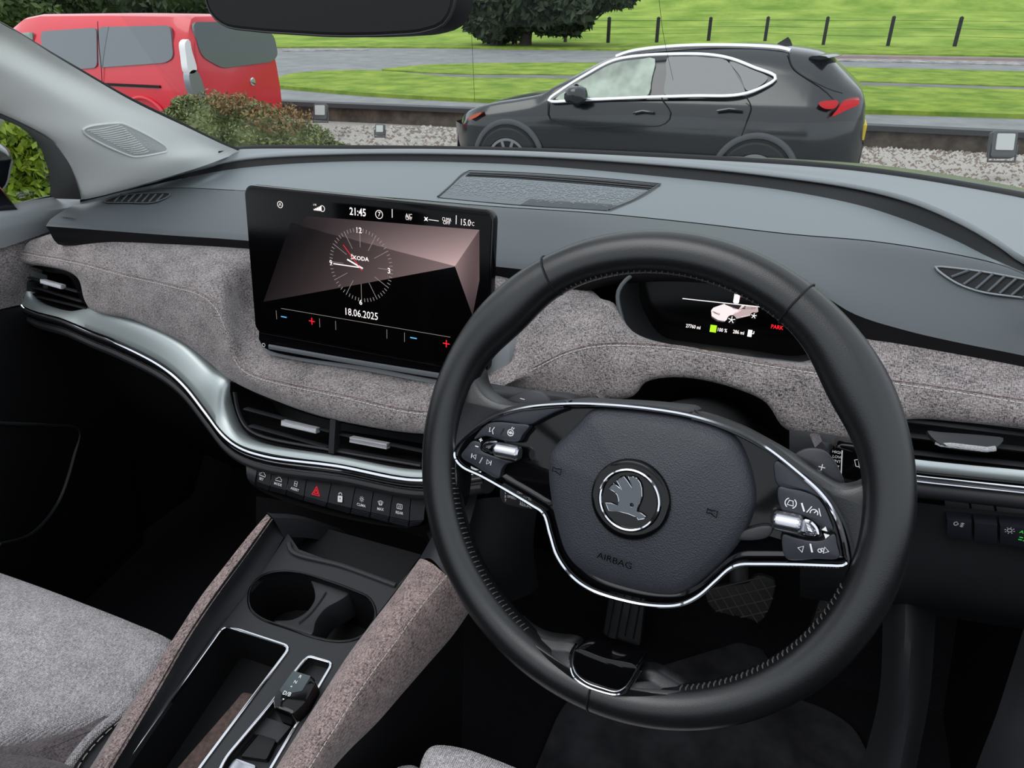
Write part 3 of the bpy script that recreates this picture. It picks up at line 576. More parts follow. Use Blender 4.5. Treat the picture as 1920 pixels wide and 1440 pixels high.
for s_ in (st1, st2): stitches(cat(DR(b_fab, s_, .001), 200), .0052, .0009, .0038, (0, -.5, .5), 'stitching', dash)
for s_ in (st1, st2): obj('seam_fold', sweep(cat([p+V((0, .002, .0035)) for p in DR(b_fab, s_, .0)], 120), .0016, .001, up=(0, -.6, 1), segs=6), 'fabricw', dash)
# satin silver plate and chrome strip
pc = [((48,502,.715),(36,497,.71)), ((52,540,.712),(33,538,.705)), ((62,560,.71),(38,568,.70)), ((130,583,.71),(117,598,.69)), ((172,577,.705),(165,619,.685)), ((250,597,.69),(213,638,.675)), ((340,637,.675),(300,682,.655)),
  ((400,690,.66),(345,720,.642)), ((428,712,.65),(385,771,.625)), ((430,762,.64),(417,812,.612)), ((447,806,.625),(450,836,.603)), ((482,828,.615),(500,852,.597)), ((630,855,.595),(633,869,.587)), ((785,882,.58),(785,895,.573)), ((905,868,.575),(905,880,.568))]
g_pl, r_pl = colloft([[Y(*a)+V((0, .03, -.022)), Y(*a), Y(*b)+V((0, .001, .002)), Y(*b), Y(*b)+V((0, .004, -.003))] for a, b in pc], 140, 12); obj('silver_plate', g_pl, 'silver', dash, ang=60)
low = r_pl[3]
obj('chrome_strip', sweep([p+V((0, -.001, -.0065)) for p in low], .004, .009, up=(0, .2, 1)), 'chrome', dash)
obj('strip_gap', sweep([p+V((0, .002, -.0005)) for p in low], .003, .002, up=(0, .2, 1)), 'gloss', dash)
obj('strip_gap', sweep([p+V((0, .0, -.0125)) for p in low], .004, .004, up=(0, .2, 1)), 'gloss', dash)
obj('chrome_strip', sweep([p+V((0, .0, -.0165)) for p in low], .002, .0028, up=(0, .2, 1)), 'schrome', dash)
obj('padded_roll', sweep([p+V((0, .014, -.027)) for p in low], .032, .021, up=(0, .2, 1), segs=14), 'dark', dash)
rp = PX(1640,868,.655, 1725,880,.66, 1820,890,.665, 1920,900,.665, 2060,914,.66)
rp = cat(rp, 40)
obj('silver_plate', sweep([p+V((0, .0, .004)) for p in rp], .005, .011, up=(0, .25, 1)), 'silver', dash)
obj('strip_gap', sweep([p+V((0, .0, -.0035)) for p in rp], .004, .004, up=(0, .2, 1)), 'gloss', dash)
obj('chrome_strip', sweep([p+V((0, -.001, -.008)) for p in rp], .004, .006, up=(0, .2, 1)), 'chrome', dash)
obj('chrome_strip', sweep([p+V((0, .0, -.0135)) for p in rp], .003, .003, up=(0, .2, 1)), 'schrome', dash)
obj('padded_roll', sweep([p+V((0, .012, -.026)) for p in rp], .028, .022, up=(0, .2, 1), segs=14), 'dark', dash)
lo2 = [p+V((0, .03, -.035)) for p in low]
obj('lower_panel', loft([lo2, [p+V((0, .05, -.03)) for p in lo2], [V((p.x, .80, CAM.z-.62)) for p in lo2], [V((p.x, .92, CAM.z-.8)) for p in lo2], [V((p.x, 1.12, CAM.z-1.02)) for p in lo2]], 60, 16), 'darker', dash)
# grille in the upper tray
sg = thing('speaker_grille', drape(b_bowl, 1020, 350), 'wide dotted speaker grille sunk in the dash top under the windscreen', 'speaker grille')
fg = Fr(drape(b_bowl, 1020, 355, 0), (1, 0, 0), (drape(b_bowl, 1040, 335, 0)-drape(b_bowl, 1020, 375, 0)))
q1 = DR(b_bowl, [822,370, 880,322], 0); ax_ = (q1[1]-q1[0])
def GB(flat, h=0): return [drape(b_bowl, flat[i], flat[i+1], h) for i in range(0, len(flat), 2)]
gt, gbm = GB([868,330, 960,334, 1100,345, 1226,357], .0012), GB([821,371, 900,377, 1000,387, 1140,396], .0012)
top_e = [GB([868,330, 1226,357], .0012)]
g_gr = loft([GB([866,332, 960,337, 1100,348, 1216,358], .001), GB([844,351, 930,357, 1060,369, 1180,378], .001), GB([821,371, 900,379, 1010,388, 1138,396], .001)], 60, 10); b_gr = bvh(g_gr)
M['grille'] = mat('perforated grille plastic', S(92, 97, 101), .55, spec=.5)
obj('panel', g_gr, 'grille', sg)
obj('rim', sweep(cat(GB([821,371, 845,350, 868,328, 880,322], .002), 20)+cat(GB([880,322, 960,325, 1100,334, 1238,347], .002), 30)+cat(GB([1238,347, 1190,376, 1142,396], .002), 20), .003, .002, up=(0, 0, 1)), 'dark', sg)
obj('slot', join(loft([GB([882,323, 960,326, 1100,335, 1236,347], .0008), GB([872,331, 960,335, 1100,346, 1220,357], .0008)], 30, 3)), 'darker', sg)
for k in (.3, .7):
    a = [p*(1-k)+q*k for p, q in zip(GB([884,324, 960,327, 1100,336, 1232,348], .002), GB([874,331, 960,335, 1100,346, 1218,357], .002))]
    obj('slat', sweep(cat(a, 24), .004, .002, up=(0, 0, 1)), 'dark', sg)
dots = []; nrm = V((0, 0, 1))
topA, botA = cat(GB([867,332, 960,337, 1100,348, 1216,358], .0012), 100), cat(GB([822,371, 900,379, 1010,388, 1138,396], .0012), 100)
for i in range(1, 99):
    for j in range(26):
        k = (j+.5)/30; 
        if random.random() < .05+k*.95: continue
        if random.random() < .25: continue
        a = topA[i]*(1-k)+botA[i]*k; w, l = .0011, .0016; d1 = V((w, 0, 0)); d2 = V((.0004, l, .0))
        dots.append(([a-d1-d2, a+d1-d2, a+d1+d2, a-d1+d2, a+V((0, 0, .0009))], [(0, 1, 4), (1, 2, 4), (2, 3, 4), (3, 0, 4)]))
M['dot'] = mat('raised grille nibs', S(128, 134, 139), .4); obj('nibs', join(*dots), 'dot', sg, smooth=False, kind='stuff')
obj('ribs', join(*[sweep([topA[i]*.25+botA[i]*.75, botA[i]+V((0,0,.0002))], .0008, .0008, segs=4) for i in range(52, 99, 1)]), 'grille', sg, kind='stuff')
# demister vents
def slatvent(flat, slats, label, rimm, b, w=.0035):
    P = cat(DR(b, flat, .001), 60, True); c = sum(P, V((0, 0, 0)))/len(P); t = thing('demister_vent', c, label, 'air vent')
    o2 = c2([(flat[i], flat[i+1]) for i in range(0, len(flat), 2)], 60); cx, cy = sum(p[0] for p in o2)/60, sum(p[1] for p in o2)/60; obj('opening', grid([[drape(b, cx+(p[0]-cx)*k, cy+(p[1]-cy)*k, .0012) for p in o2] for k in (1, .8, .6, .4, .2, .01)], cu=True), 'darker', t); obj('rim', sweep([p+V((0, 0, .0008)) for p in P], w*.7, .002, up=(0, 0, 1), closed=True), rimm, t)
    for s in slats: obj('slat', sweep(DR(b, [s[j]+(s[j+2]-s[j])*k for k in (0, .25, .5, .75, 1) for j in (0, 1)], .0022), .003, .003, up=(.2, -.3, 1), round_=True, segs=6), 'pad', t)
    return t
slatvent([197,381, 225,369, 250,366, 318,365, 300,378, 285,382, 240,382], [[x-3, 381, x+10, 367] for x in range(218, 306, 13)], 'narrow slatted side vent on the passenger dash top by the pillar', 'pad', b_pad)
slatvent([1753,503, 1775,504, 1840,512, 1920,526, 2010,543, 2000,572, 1920,561, 1835,549, 1790,532], [[x, float(np.interp(x, [1780, 1795, 1835, 1920, 2000], [522, 534, 549, 561, 572]))-1, x+34, float(np.interp(x+34, [1775, 1840, 1920, 2010], [504, 512, 526, 543]))+1] for x in range(1782, 1975, 23)], 'slatted side vent in the driver side dash top at right', 'ledge', b_pad)
fe = Fr(drape(b_pad, 130, 411), (1, 0, 0), drape(b_pad, 140, 395)-drape(b_pad, 130, 411)); obj('airbag_lettering', text('AIRBAG', fe, 0, 0, .006, h=.0006), 'emboss', dash)
# ---- face vents
def bar(px0, py0, y0, px1, py1, y1, w, h, name, m, root, up=(0, .3, 1), round_=True, k=10): return obj(name, sweep([Y(px0, py0, y0)*(1-i/k)+Y(px1, py1, y1)*(i/k) for i in range(k+1)], w, h, up=up, round_=round_, segs=8), m, root)
M['knurl'] = mat('knurled chrome', S(222, 222, 224), .32, metal=.6, bump=1, bscale=1500, voro=True)
def knob(px0, py0, px1, py1, y, root, th=.0065):
    a, b = Y(px0, py0, y), Y(px1, py1, y); k = obj('thumb_slider', sweep([a, b], .008, th, up=(0, .3, 1), round_=False), 'knurl', root, smooth=False)
    t = (b-a); L_ = t.length; n = int(L_/.0016); gs = []
    for r_ in (-.3, 0, .3):
        for i in range(n): c = a+t*((i+.5)/n)+V((0, -.004, r_*th)); gs.append(([c+V((-.0007, 0, 0)), c+V((0, 0, -.0009)), c+V((.0007, 0, 0)), c+V((0, 0, .0009)), c+V((0, -.0008, 0))], [(0, 1, 4), (1, 2, 4), (2, 3, 4), (3, 0, 4)]))
    obj('knurling', join(*gs), 'chrome', k, smooth=False, kind='stuff')
def recess(loop, dy, root, name='housing', m='darker', dz=-.01):
    a = cat(loop, 60, True); bk = [p+V((0, dy, dz)) for p in a]; c = sum(bk, V((0, 0, 0)))/len(bk); g = grid([a, bk], cu=True); n = len(a); g[0].append(c); g[1].extend([(n+i, n+(i+1) % n, 2*n) for i in range(n)]); return obj(name, g, m, root, ang=60)
cv = thing('air_vent', Y(625, 815, .63), 'centre air vent with two cells and chrome sliders under the cloth dash', 'air vent', 'face level air vents')
recess(PX(432,716,.645, 440,770,.635, 460,810,.622, 500,829,.612, 630,853,.598, 800,882,.585, 880,880,.585, 860,812,.61, 780,815,.612, 650,795,.615, 560,772,.62, 480,740,.635), .07, cv)
obj('inner_frame', sweep(cat(PX(440,735,.645, 447,770,.636, 460,797,.628, 485,815,.618, 630,845,.603, 790,873,.59), 50), .006, .004, up=(0, .3, 1)), 'dark', cv)
obj('divider', sweep([Y(630, 780, .615), Y(626, 848, .60)], .014/1.8, .012, up=(0, -1, 0), round_=False), 'dark', cv)
for a in ((462,766,.632, 622,809,.618), (472,798,.625, 618,839,.609), (636,813,.615, 800,847,.605), (634,842,.607, 800,873,.595)): bar(*a, .012, .0035, 'slat', 'dark', cv)
knob(531, 792, 596, 807, .613, cv); knob(659, 823, 728, 836, .603, cv)
pv = thing('air_vent', Y(105, 545, .72), 'passenger side air vent at the far left end of the dash', 'air vent', 'face level air vents')
recess(PX(50,502,.718, 54,538,.715, 66,557,.714, 130,582,.712, 166,578,.705, 150,560,.705, 143,540,.705, 130,519,.71, 90,510,.715), .07, pv)
for a in ((55,520,.718, 150,548,.708), (57,536,.718, 158,566,.708), (72,556,.718, 168,579,.71)): bar(*a, .012, .0035, 'slat', 'dark', pv)
knob(80, 527, 119, 538, .705, pv)
dv = thing('air_vent', Y(1820, 830, .70), 'driver side air vent with wide chrome thumb slider at right of the wheel', 'air vent', 'face level air vents')
recess(PX(1640,780,.695, 1700,782,.695, 1800,787,.695, 1920,800,.69, 2060,815,.685, 2060,905,.67, 1920,886,.672, 1725,870,.67, 1640,860,.67), .07, dv)
for a in ((1650,782,.70, 2060,832,.70), (1650,810,.695, 2060,860,.69), (1650,842,.69, 2060,888,.685)): bar(*a, .016, .0055, 'slat', 'dark', dv)
fk = Fr(Y(1812, 826, .675), (1, 0, 0), (0, .8, .6)); obj('slider_plate', plate(fk, c2(fk.L([1738,808, 1760,810, 1860,818, 1882,822, 1868,840, 1850,845, 1780,838, 1760,832]), 40), -.004, .001, .0008), 'dark', dv)
ks = sweep(PX(1755,829,.672, 1765,833,.670, 1790,836,.669, 1820,839.5,.668, 1850,843,.668, 1866,841,.67), .005, .0052, up=(0, .3, 1)); obj('thumb_slider', ks, 'knurl', dv)
# ---- row of keys under the centre vent
kp = thing('button_panel', Y(620, 930, .60), 'row of black function keys under the centre air vent', 'button panel')
kt_ = [(482.6,880),(512,891),(543.6,899.5),(576,910),(622,921),(667,927),(701,935),(737,940),(771,946),(800,950)]
kb_ = [(474.5,910),(504,920),(535.5,928),(568,939),(611,951),(656,963),(692.7,971),(728,980),(766,989),(793,986)]
fK = Fr(Y(620, 915, .592), (1, 0, 0), (0, -.45, .89)); kfr = None
def kY(px): return float(np.interp(px, [470, 800], [.600, .578]))
for i in range(9):
    (ax, ay), (bx, by) = kt_[i], kt_[i+1]; (cx_, cy_), (dx, dy) = kb_[i], kb_[i+1]; g0 = .8; lk = .70
    tl, tr = Y(ax+g0, ay-16, kY(ax)+.012), Y(bx-g0, by-16, kY(bx)+.012)
    fx, fy2 = ax+(cx_-ax)*lk, ay+(cy_-ay)*lk; gx_, gy_ = bx+(dx-bx)*lk, by+(dy-by)*lk
    fl, fr2 = Y(fx+g0, fy2, kY(fx)), Y(gx_-g0, gy_, kY(gx_)); bl, br = Y(cx_+g0, cy_, kY(cx_)+.008), Y(dx-g0, dy, kY(dx)+.008)
    if i == 8: br = Y(787, 984, kY(787)+.008)
    rows = [[tl, tr], [tl*.5+fl*.5+V((0, -.001, 0)), tr*.5+fr2*.5+V((0, -.001, 0))], [fl, fr2], [bl*.5+fl*.5, br*.5+fr2*.5], [bl, br], [bl+V((0, .02, 0)), br+V((0, .02, 0))], [tl+V((0, .02, 0)), tr+V((0, .02, 0))]]
    key = obj('key', join(grid(rows), ([r[0] for r in rows], [tuple(range(7))]), ([r[1] for r in rows], [tuple(range(7))[::-1]])), 'dark', kp, ang=30)
    if i >= 5 or i == 3:
        gs = [sweep([bl+(fl-bl)*k+V((.001, -.0006, 0)), br+(fr2-br)*k+V((-.001, -.0006, 0))], .0012, .0006, up=(0, -1, 0), segs=4) for k in (.3, .55, .8)]
        obj('ridges', join(*gs), 'btn', key)
    ff = Fr(tl*.25+tr*.25+fl*.25+fr2*.25, tr-tl, (tl+tr)-(fl+fr2)); u_ = .0; up_ = .0
    txt = ['SET', 'MODE', 'ASSIST', '', '', 'CLIMA', 'MAX', 'REAR', ''][i]; h_ = .0022
    yo = -.003
    if txt: obj('lettering', text(txt, ff, 0, yo-.0045, .0034, h=h_, bold=.01), 'white', key)
    ic = []
    if i in (0, 1): ic = ribbons(ff, [[(-.005, yo), (-.0045, yo+.0025), (-.002, yo+.003), (-.001, yo+.005), (.0025, yo+.005), (.004, yo+.003), (.0055, yo+.0025), (.0055, yo), (-.005, yo)]], .0008, h_)
    elif i == 2: ic = ribbons(ff, [[(-.0022, yo), (.0022, yo), (.0022, yo+.006), (-.0022, yo+.006), (-.0022, yo)], [(-.002, yo+.003), (.002, yo+.003)]], .0008, h_)
    elif i == 3: ic = ribbons(ff, [[(-.0062, yo-.004), (.0062, yo-.004), (0, yo+.007), (-.0062, yo-.004)], [(-.003, yo-.002), (.003, yo-.002), (0, yo+.003), (-.003, yo-.002)]], .0011, h_)
    elif i == 4: ic = join(ribbons(ff, [circ(0, yo+.003, .0026, 10, 0, 180)], .001, h_), plate(ff, rrect(-.0038, .0038, yo-.006, yo+.002, .001), h_, h_+.0003, holes=[circ(0, yo-.0015, .0011, 8)[:-1]]))
    elif i == 5: ic = ribbons(ff, [circ(0, yo+.003, .0016, 10)]+[[(.0026*math.cos(a), yo+.003+.0026*math.sin(a)), (.0036*math.cos(a), yo+.003+.0036*math.sin(a))] for a in [k*math.pi/4 for k in range(8)]], .0007, h_)
    elif i == 6: ic = ribbons(ff, [[(-.004, yo+.0045), (0, yo+.006), (.004, yo+.0045), (.002, yo+.001), (-.002, yo+.001), (-.004, yo+.0045)], [(-.0015, yo), (-.001, yo+.005)], [(.001, yo), (.0015, yo+.005)]], .0008, h_)
    elif i == 7: ic = ribbons(ff, [rrect(-.0038, .0038, yo+.0005, yo+.006, .001)+[rrect(-.0038, .0038, yo+.0005, yo+.006, .001)[0]], [(-.0012, yo+.0015), (-.0008, yo+.005)], [(.0012, yo+.0015), (.0016, yo+.005)]], .0008, h_)
    if ic: obj('symbol', ic, 'rlit' if i == 3 else 'white', key)
    if i < 3: obj('marker', sweep([tl*.35+fl*.65+V((.0008, -.002, 0)), tl*.1+fl*.9+V((.0008, -.002, 0))], .0008, .0008, segs=4), 'schrome', key)
obj('end_cap', loft([PX(461,866,.608, 483,874,.608), PX(463,893,.598, 478,900,.597), PX(469,905,.604, 476,910,.604)], 6, 8), 'dark', kp)
recess(PX(463,862,.612, 800,935,.59, 800,985,.586, 470,906,.606), .05, kp, 'backing')
# ---- touchscreen
SFo = R_(-.6045, .66, -.177); SF = Fr(SFo, (1, 0, 0), (0, .022, .172)); sw_, sh_ = .3135, .1735
ts = thing('touchscreen', SF.p(sw_/2, -sh_, -.02), 'large black tablet touchscreen showing an analogue clock, in the middle of the dash', 'screen')
obj('housing', plate(SF, rrect(-.002, sw_+.002, -sh_-.004, .002, .012, 8), -.012, -.0015, .0015), 'gloss', ts, label='glossy rim and back of the screen')
obj('glass', plate(SF, rrect(0, sw_, -sh_-.001, 0, .011, 8), -.0015, .0, .0006), 'scr', ts)
M['disp'] = bpy.data.materials.new('screen picture'); M['disp'].use_nodes = True; _n = M['disp'].node_tree; _b = _n.nodes['Principled BSDF']; _a = _n.nodes.new('ShaderNodeAttribute'); _a.attribute_name = 'Col'
_b.inputs['Base Color'].default_value = S(5, 5, 6); _b.inputs['Roughness'].default_value = .12; _b.inputs['Specular IOR Level'].default_value = .12; _n.links.new(_a.outputs['Color'], _b.inputs['Emission Color']); _b.inputs['Emission Strength'].default_value = 1
def facets(name, fr, polys, root, h):
    v, f, c = [], [], []
    for pts, colr in polys:
        b = len(v); v += [fr.q(x, y, h) for x, y in pts]; f.append(tuple(range(b, b+len(pts)))); c += [S(*q) for q in colr]
    o = obj(name, (v, f), M['disp'], root, smooth=False); at = o.data.color_attributes.new('Col', 'FLOAT_COLOR', 'POINT')
    for i, q in enumerate(c): at.data[i].color = q
    return o
def dense(A, B, Cq, Dq, ca, cb, cc, cdq, n=8):      # quad A B C D into a small mesh with blended colour
    out = []; L = lambda p, q, t: tuple(a*(1-t)+b*t for a, b in zip(p, q))
    for i in range(n):
        for j in range(n):
            q = []; k = []
            for a, b in ((i, j), (i+1, j), (i+1, j+1), (i, j+1)): q.append(L(L(A, B, a/n), L(Dq, Cq, a/n), b/n)); k.append(L(L(ca, cb, a/n), L(cdq, cc, a/n), b/n))
            out.append((q, k))
    return out
bk = (5, 4, 6)
fa = dense((575, 405), (899, 431), (853, 499), (562, 424), (34, 29, 31), (112, 96, 96), (172, 146, 146), (22, 19, 21))
fa += dense((545, 418), (853, 499), (853, 500), (494, 566), (6, 5, 6), (112, 94, 94), (112, 94, 94), (24, 20, 21))
fa += dense((853, 499), (899, 431), (899, 525), (886, 592), (120, 100, 100), (70, 58, 60), (84, 68, 70), (44, 36, 38))
facets('picture', SF, fa, ts, .0004)
cu, cv_ = SF.uv(677, 498); rad = .0415
def rad2(px, py): return SF.uv(px, py)
tk, tkl = [], []
for i in range(60):
    a = math.radians(6*i); s, c_ = math.sin(a), math.cos(a)
    if i % 5 == 0:
        if i not in (15, 45) : tkl.append([(cu+s*rad*.50, cv_+c_*rad*.50), (cu+s*rad*1.0, cv_+c_*rad*1.0)]) if i % 5 == 0 else None
        else: tkl.append([(cu+s*rad*.55, cv_+c_*rad*.55), (cu+s*rad*.97, cv_+c_*rad*.97)])
    tk.append([(cu+s*rad*.9, cv_+c_*rad*.9), (cu+s*rad, cv_+c_*rad)])
ck = obj('clock_face', join(ribbons(SF, tk, .0006, .0006), ribbons(SF, tkl, .00045, .0007)), 'glit', ts)
for s, px, py in (('12', 673, 432), ('3', 730, 508), ('6', 677, 567), ('9', 621, 493)): u, v = SF.uv(px, py); obj('numeral', text(s, SF, u, v, .0062, h=.0007, bold=.01), 'wlit', ck)
hub = SF.uv(677, 501)
obj('minute_hand', ribbons(SF, [[(hub[0]+.003, hub[1]-.0003), SF.uv(626, 494)]], .0011, .001), 'wlit', ck); obj('hour_hand', ribbons(SF, [[(hub[0]+.003, hub[1]-.001), SF.uv(652, 486)]], .0016, .001), 'wlit', ck)
obj('second_hand', ribbons(SF, [[SF.uv(680, 507), SF.uv(645, 459)]], .0006, .0013), 'rlit', ck)
def lab(s, px, py, size, m, nm='lettering', bold=0, fr=SF, root=ts, h=.0007, sx=1): u, v = fr.uv(px, py); return obj(nm, text(s, fr, u, v, size, h=h, bold=bold, sx=sx), m, root)
lab('\u0160KODA', 675, 484.5, .0046, 'wlit', bold=.015, sx=1.1); lab('21:45', 671.5, 398, .0082, 'wlit', bold=.015, sx=.85); lab('18.06.2025', 677.5, 589, .0088, 'wlit', sx=.85); lab('15.0', 873, 417.5, .0068, 'wlit', sx=.78); lab('\u00b0C', 886, 420, .004, 'wlit', sx=.8)
lab('7', 711.5, 402, .005, 'wlit'); lab('A/C', 767, 404.5, .004, 'wlit', sx=.9); lab('OFF', 767, 410, .0036, 'wlit', sx=.9); lab('CLIMA', 838, 411.5, .0036, 'wlit', sx=.75); lab('OFF', 838, 418, .0036, 'wlit')
u, v = SF.uv(711.5, 402); u2, v2 = SF.uv(526, 383.5); u3, v3 = SF.uv(605, 391); u4, v4 = SF.uv(799.5, 410.5)
ic = [circ(u, v, .0044, 20), circ(u2, v2, .0036, 16), circ(u3, v3, .0032, 14), [(u2-.0015, v2-.0015), (u2, v2+.002), (u2+.0015, v2-.0015)], [(u4+.003, v4-.0003), (u4+.015, v4-.0006)], [(u4-.002, v4-.002), (u4+.002, v4+.002)], [(u4+.002, v4-.002), (u4-.002, v4+.002)], circ(u4, v4, .0012, 8)]
for px in (736, 856): a = SF.uv(px, 400 if px < 800 else 412); ic.append([(a[0], a[1]-.0045), (a[0], a[1]+.0045)])
for q_ in ic: obj('status_icon', ribbons(SF, [q_], .0006, .0007), 'wlit', ts)
a = SF.uv(589, 394); obj('signal_bars', join(*[box(SF, a[0]+.0022*i, a[0]+.0022*i+.0016, a[1], a[1]+.0014+.001*i, .0005, .0008) for i in range(5)]), 'wlit', ts); lab('LTE', 591, 384, .002, 'wlit')
ic = []
for px, py in ((519, 590), (600, 605), (630, 610), (726, 626), (759, 632)): a = SF.uv(px, py); ic.append([(a[0], a[1]-.0055), (a[0], a[1]+.0055)])
obj('divider_lines', ribbons(SF, ic+[[SF.uv(528, 578), SF.uv(845, 632)]], .0004, .0006), 'glit', ts)
for px, py in ((533, 594), (776, 633.5)): a = SF.uv(px, py); obj('minus_symbol', ribbons(SF, [[(a[0]-.0042, a[1]), (a[0]+.0042, a[1])]], .0012, .0007), 'blit', ts)
for px, py in ((585.5, 602), (837.5, 644)): a = SF.uv(px, py); obj('plus_symbol', ribbons(SF, [[(a[0]-.0042, a[1]), (a[0]+.0042, a[1])], [(a[0], a[1]-.0042), (a[0], a[1]+.0042)]], .0011, .0007), 'rlit', ts)
base = c2(SF.L([484,620, 486,648, 497,662, 540,674, 700,700, 820,722, 935,728, 950,700, 955,655, 900,600, 700,560], -.012), 80)
obj('stand', plate(SF, base, -.05, -.012, .003), M['ledge'], ts)
M['chinp'] = mat('screen chin gloss', S(10, 10, 12), .12, spec=.2)
obj('chin', plate(SF, c2(SF.L([486,620, 488,642, 500,655, 700,690, 850,716, 900,715, 905,650, 700,610], -.008), 60), -.014, -.007, .001), 'chinp', ts)
obj('slider_strip', sweep(cat([SF.q(505, 650, -.004), SF.q(650, 676, -.003), SF.q(840, 707, -.004)], 30), .0065, .004, up=SF.n), M['schrome'] if False else mat('slider strip', S(120, 124, 128), .25, metal=.4), ts)
a = SF.uv(494, 647, -.006); obj('power_symbol', ribbons(SF, [circ(a[0], a[1], .0022, 12)], .0006, -.0065), 'white', ts)
# ---- instrument cluster
CFo = Y(1360, 600, .80); CF = Fr(CFo, (1, 0, 0), (0, .22, 1))
ic_ = thing('instrument_cluster', CF.p(0, -.03, .0), 'small driver display with car graphic in a dark recess behind the steering wheel', 'instrument display')
op = PX(1160,545,.735, 1164,590,.725, 1176,620,.722, 1194,637,.722, 1254,653,.722, 1358,667,.72, 1442,676,.718, 1525,681,.716, 1548,662,.725, 1566,625,.745, 1545,570,.75, 1465,528,.75, 1350,508,.75, 1200,508,.75)
dp = [CF.q(a, b) for a, b in ((1198,545), (1204,575), (1215,597), (1230,620), (1250,634), (1296,642), (1390,654), (1494,667), (1535,655), (1575,610), (1560,550), (1470,505), (1350,490), (1210,495))]
oc, dc = cat(op, 80, True), cat(dp, 80, True)
g = grid([oc, [p*.5+q*.5 for p, q in zip(oc, dc)], dc], cu=True); obj('recess', g, 'dark', ic_, ang=70)
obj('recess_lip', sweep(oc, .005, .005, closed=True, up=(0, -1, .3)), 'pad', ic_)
obj('display', plate(CF, c2([CF.uv(0, 0) if False else ((p-CF.o).dot(CF.x), (p-CF.o).dot(CF.y)) for p in dc], 60), -.01, 0), 'scr', ic_)
lc = lambda s, px, py, size, m, sx=.9, bold=.015: lab(s, px, py, size, m, fr=CF, root=ic_, h=.0012, sx=sx, bold=bold)
lc('27760 mi', 1300, 612.5, .0042, 'wlit', .78); lc('100 %', 1354, 619, .0042, 'wlit', .8); lc('286 mi', 1385, 623, .0042, 'wlit', .78); lc('PARK', 1457, 613.5, .0046, 'rlit', .85)
obj('line', ribbons(CF, [[CF.uv(1280, 559.5), CF.uv(1443, 577)]], .0009, .001), 'wlit', ic_)
a = CF.uv(1337.5, 616); obj('battery_symbol', box(CF, a[0]-.0036, a[0]+.0036, a[1]-.0042, a[1]+.0042, .0008, .0012), 'lime', ic_)
a = CF.uv(1408, 625); obj('pump_symbol', join(box(CF, a[0]-.0035, a[0]+.0012, a[1]-.004, a[1]+.004, .0008, .0012), ribbons(CF, [[(a[0]+.0012, a[1]), (a[0]+.003, a[1]), (a[0]+.003, a[1]+.003)]], .0009, .001)), 'wlit', ic_)
def cp(pts): return [(1150+x/4.8, 480+y/4.8) for x, y in pts]
w1, w2, w3 = (226, 208, 208), (168, 148, 148), (34, 30, 36)
car = [(cp([(880,490), (900,465), (1000,430), (1010,440), (1150,490), (1060,540), (1000,590), (940,585), (885,545)]), [w1]*9), (cp([(1000,430), (1035,425), (1160,437), (1120,480), (1085,478)]), [w3]*5),
  (cp([(1060,540), (1120,490), (1160,437), (1300,455), (1305,500), (1240,535), (1110,565), (1080,545)]), [w2, w2, w1, w2, w2, w2, w2, w2]), (cp([(1150,478), (1185,448), (1285,462), (1270,480)]), [w3]*4),
  (cp([(890,495), (960,520), (955,535), (895,510)]), [w3]*4), (cp([(885,540), (940,575), (1000,585), (990,597), (930,588), (880,552)]), [(60, 52, 56)]*6), (cp([(1110,552), (1240,525), (1240,532), (1110,562)]), [w1]*4)]
facets('car_graphic', CF, car, ic_, .0011)
for x, y, r in ((1065, 573, 40), (1265, 537, 30)):
    q = CF.uv(1150+x/4.8, 480+y/4.8); rr_ = r/4.8/FPX*.83; wq = obj('wheel_graphic', plate(CF, circ(q[0], q[1], rr_, 18, ry=rr_*1.05)[:-1], .0012, .0014), 'darker', ic_)
    obj('spokes', ribbons(CF, [[(q[0], q[1]), (q[0]+rr_*.8*math.cos(t), q[1]+rr_*.8*math.sin(t))] for t in [k*2*math.pi/5+.3 for k in range(5)]], .0008, .0015), 'wlit', wq)
a = CF.uv(1381.5, 559); obj('top_view_graphic', plate(CF, rrect(a[0]-.0032, a[0]+.0032, a[1]-.006, a[1]+.006, .002), .0011, .0014), 'wlit', ic_); obj('open_door_mark', ribbons(CF, [[(a[0]+.003, a[1]+.002), (a[0]+.006, a[1]+.0025)]], .0008, .0012), 'rlit', ic_)
# ---- steering wheel
wt, wl = .396, -.11
WC = R_(-.082, .4475, -.3115); WX = V((math.cos(wl), math.sin(wl), 0)); WN = V((math.sin(wl)*math.cos(wt), -math.cos(wt)*math.cos(wl), math.sin(wt))); WF = Fr(WC, WX, WN.cross(WX))
sw0 = thing('steering_wheel', WC, 'black leather multifunction steering wheel in front of the driver display', 'steering wheel')
RM, rm = .1708, .0158
nA = 180; rows = []
def ang(px, py, h=0): u, v = WF.uv(px, py, h); return math.atan2(v, u)
for i in range(nA):
    a = 2*math.pi*i/nA; gr = 0
    for a0 in (math.radians(38), math.radians(142)): gr = max(gr, math.exp(-((a-a0)/.22)**2))
    row = []
    for s in range(20):
        b = 2*math.pi*s/20; rx, rh = rm*(1+.05*gr), rm*(1.02+.08*gr); cb, sb = math.cos(b), math.sin(b)
        k = (abs(cb)**2.3+abs(sb)**2.3)**(-1/2.3); inner = .006*gr if cb < 0 else 0
        row.append(WF.p((RM+(rx*k+inner)*cb)*math.cos(a), (RM+(rx*k+inner)*cb)*math.sin(a), rh*k*sb))
    rows.append(row)
obj('rim', grid(rows, cu=True, cv=True), 'leather', sw0, ang=80)
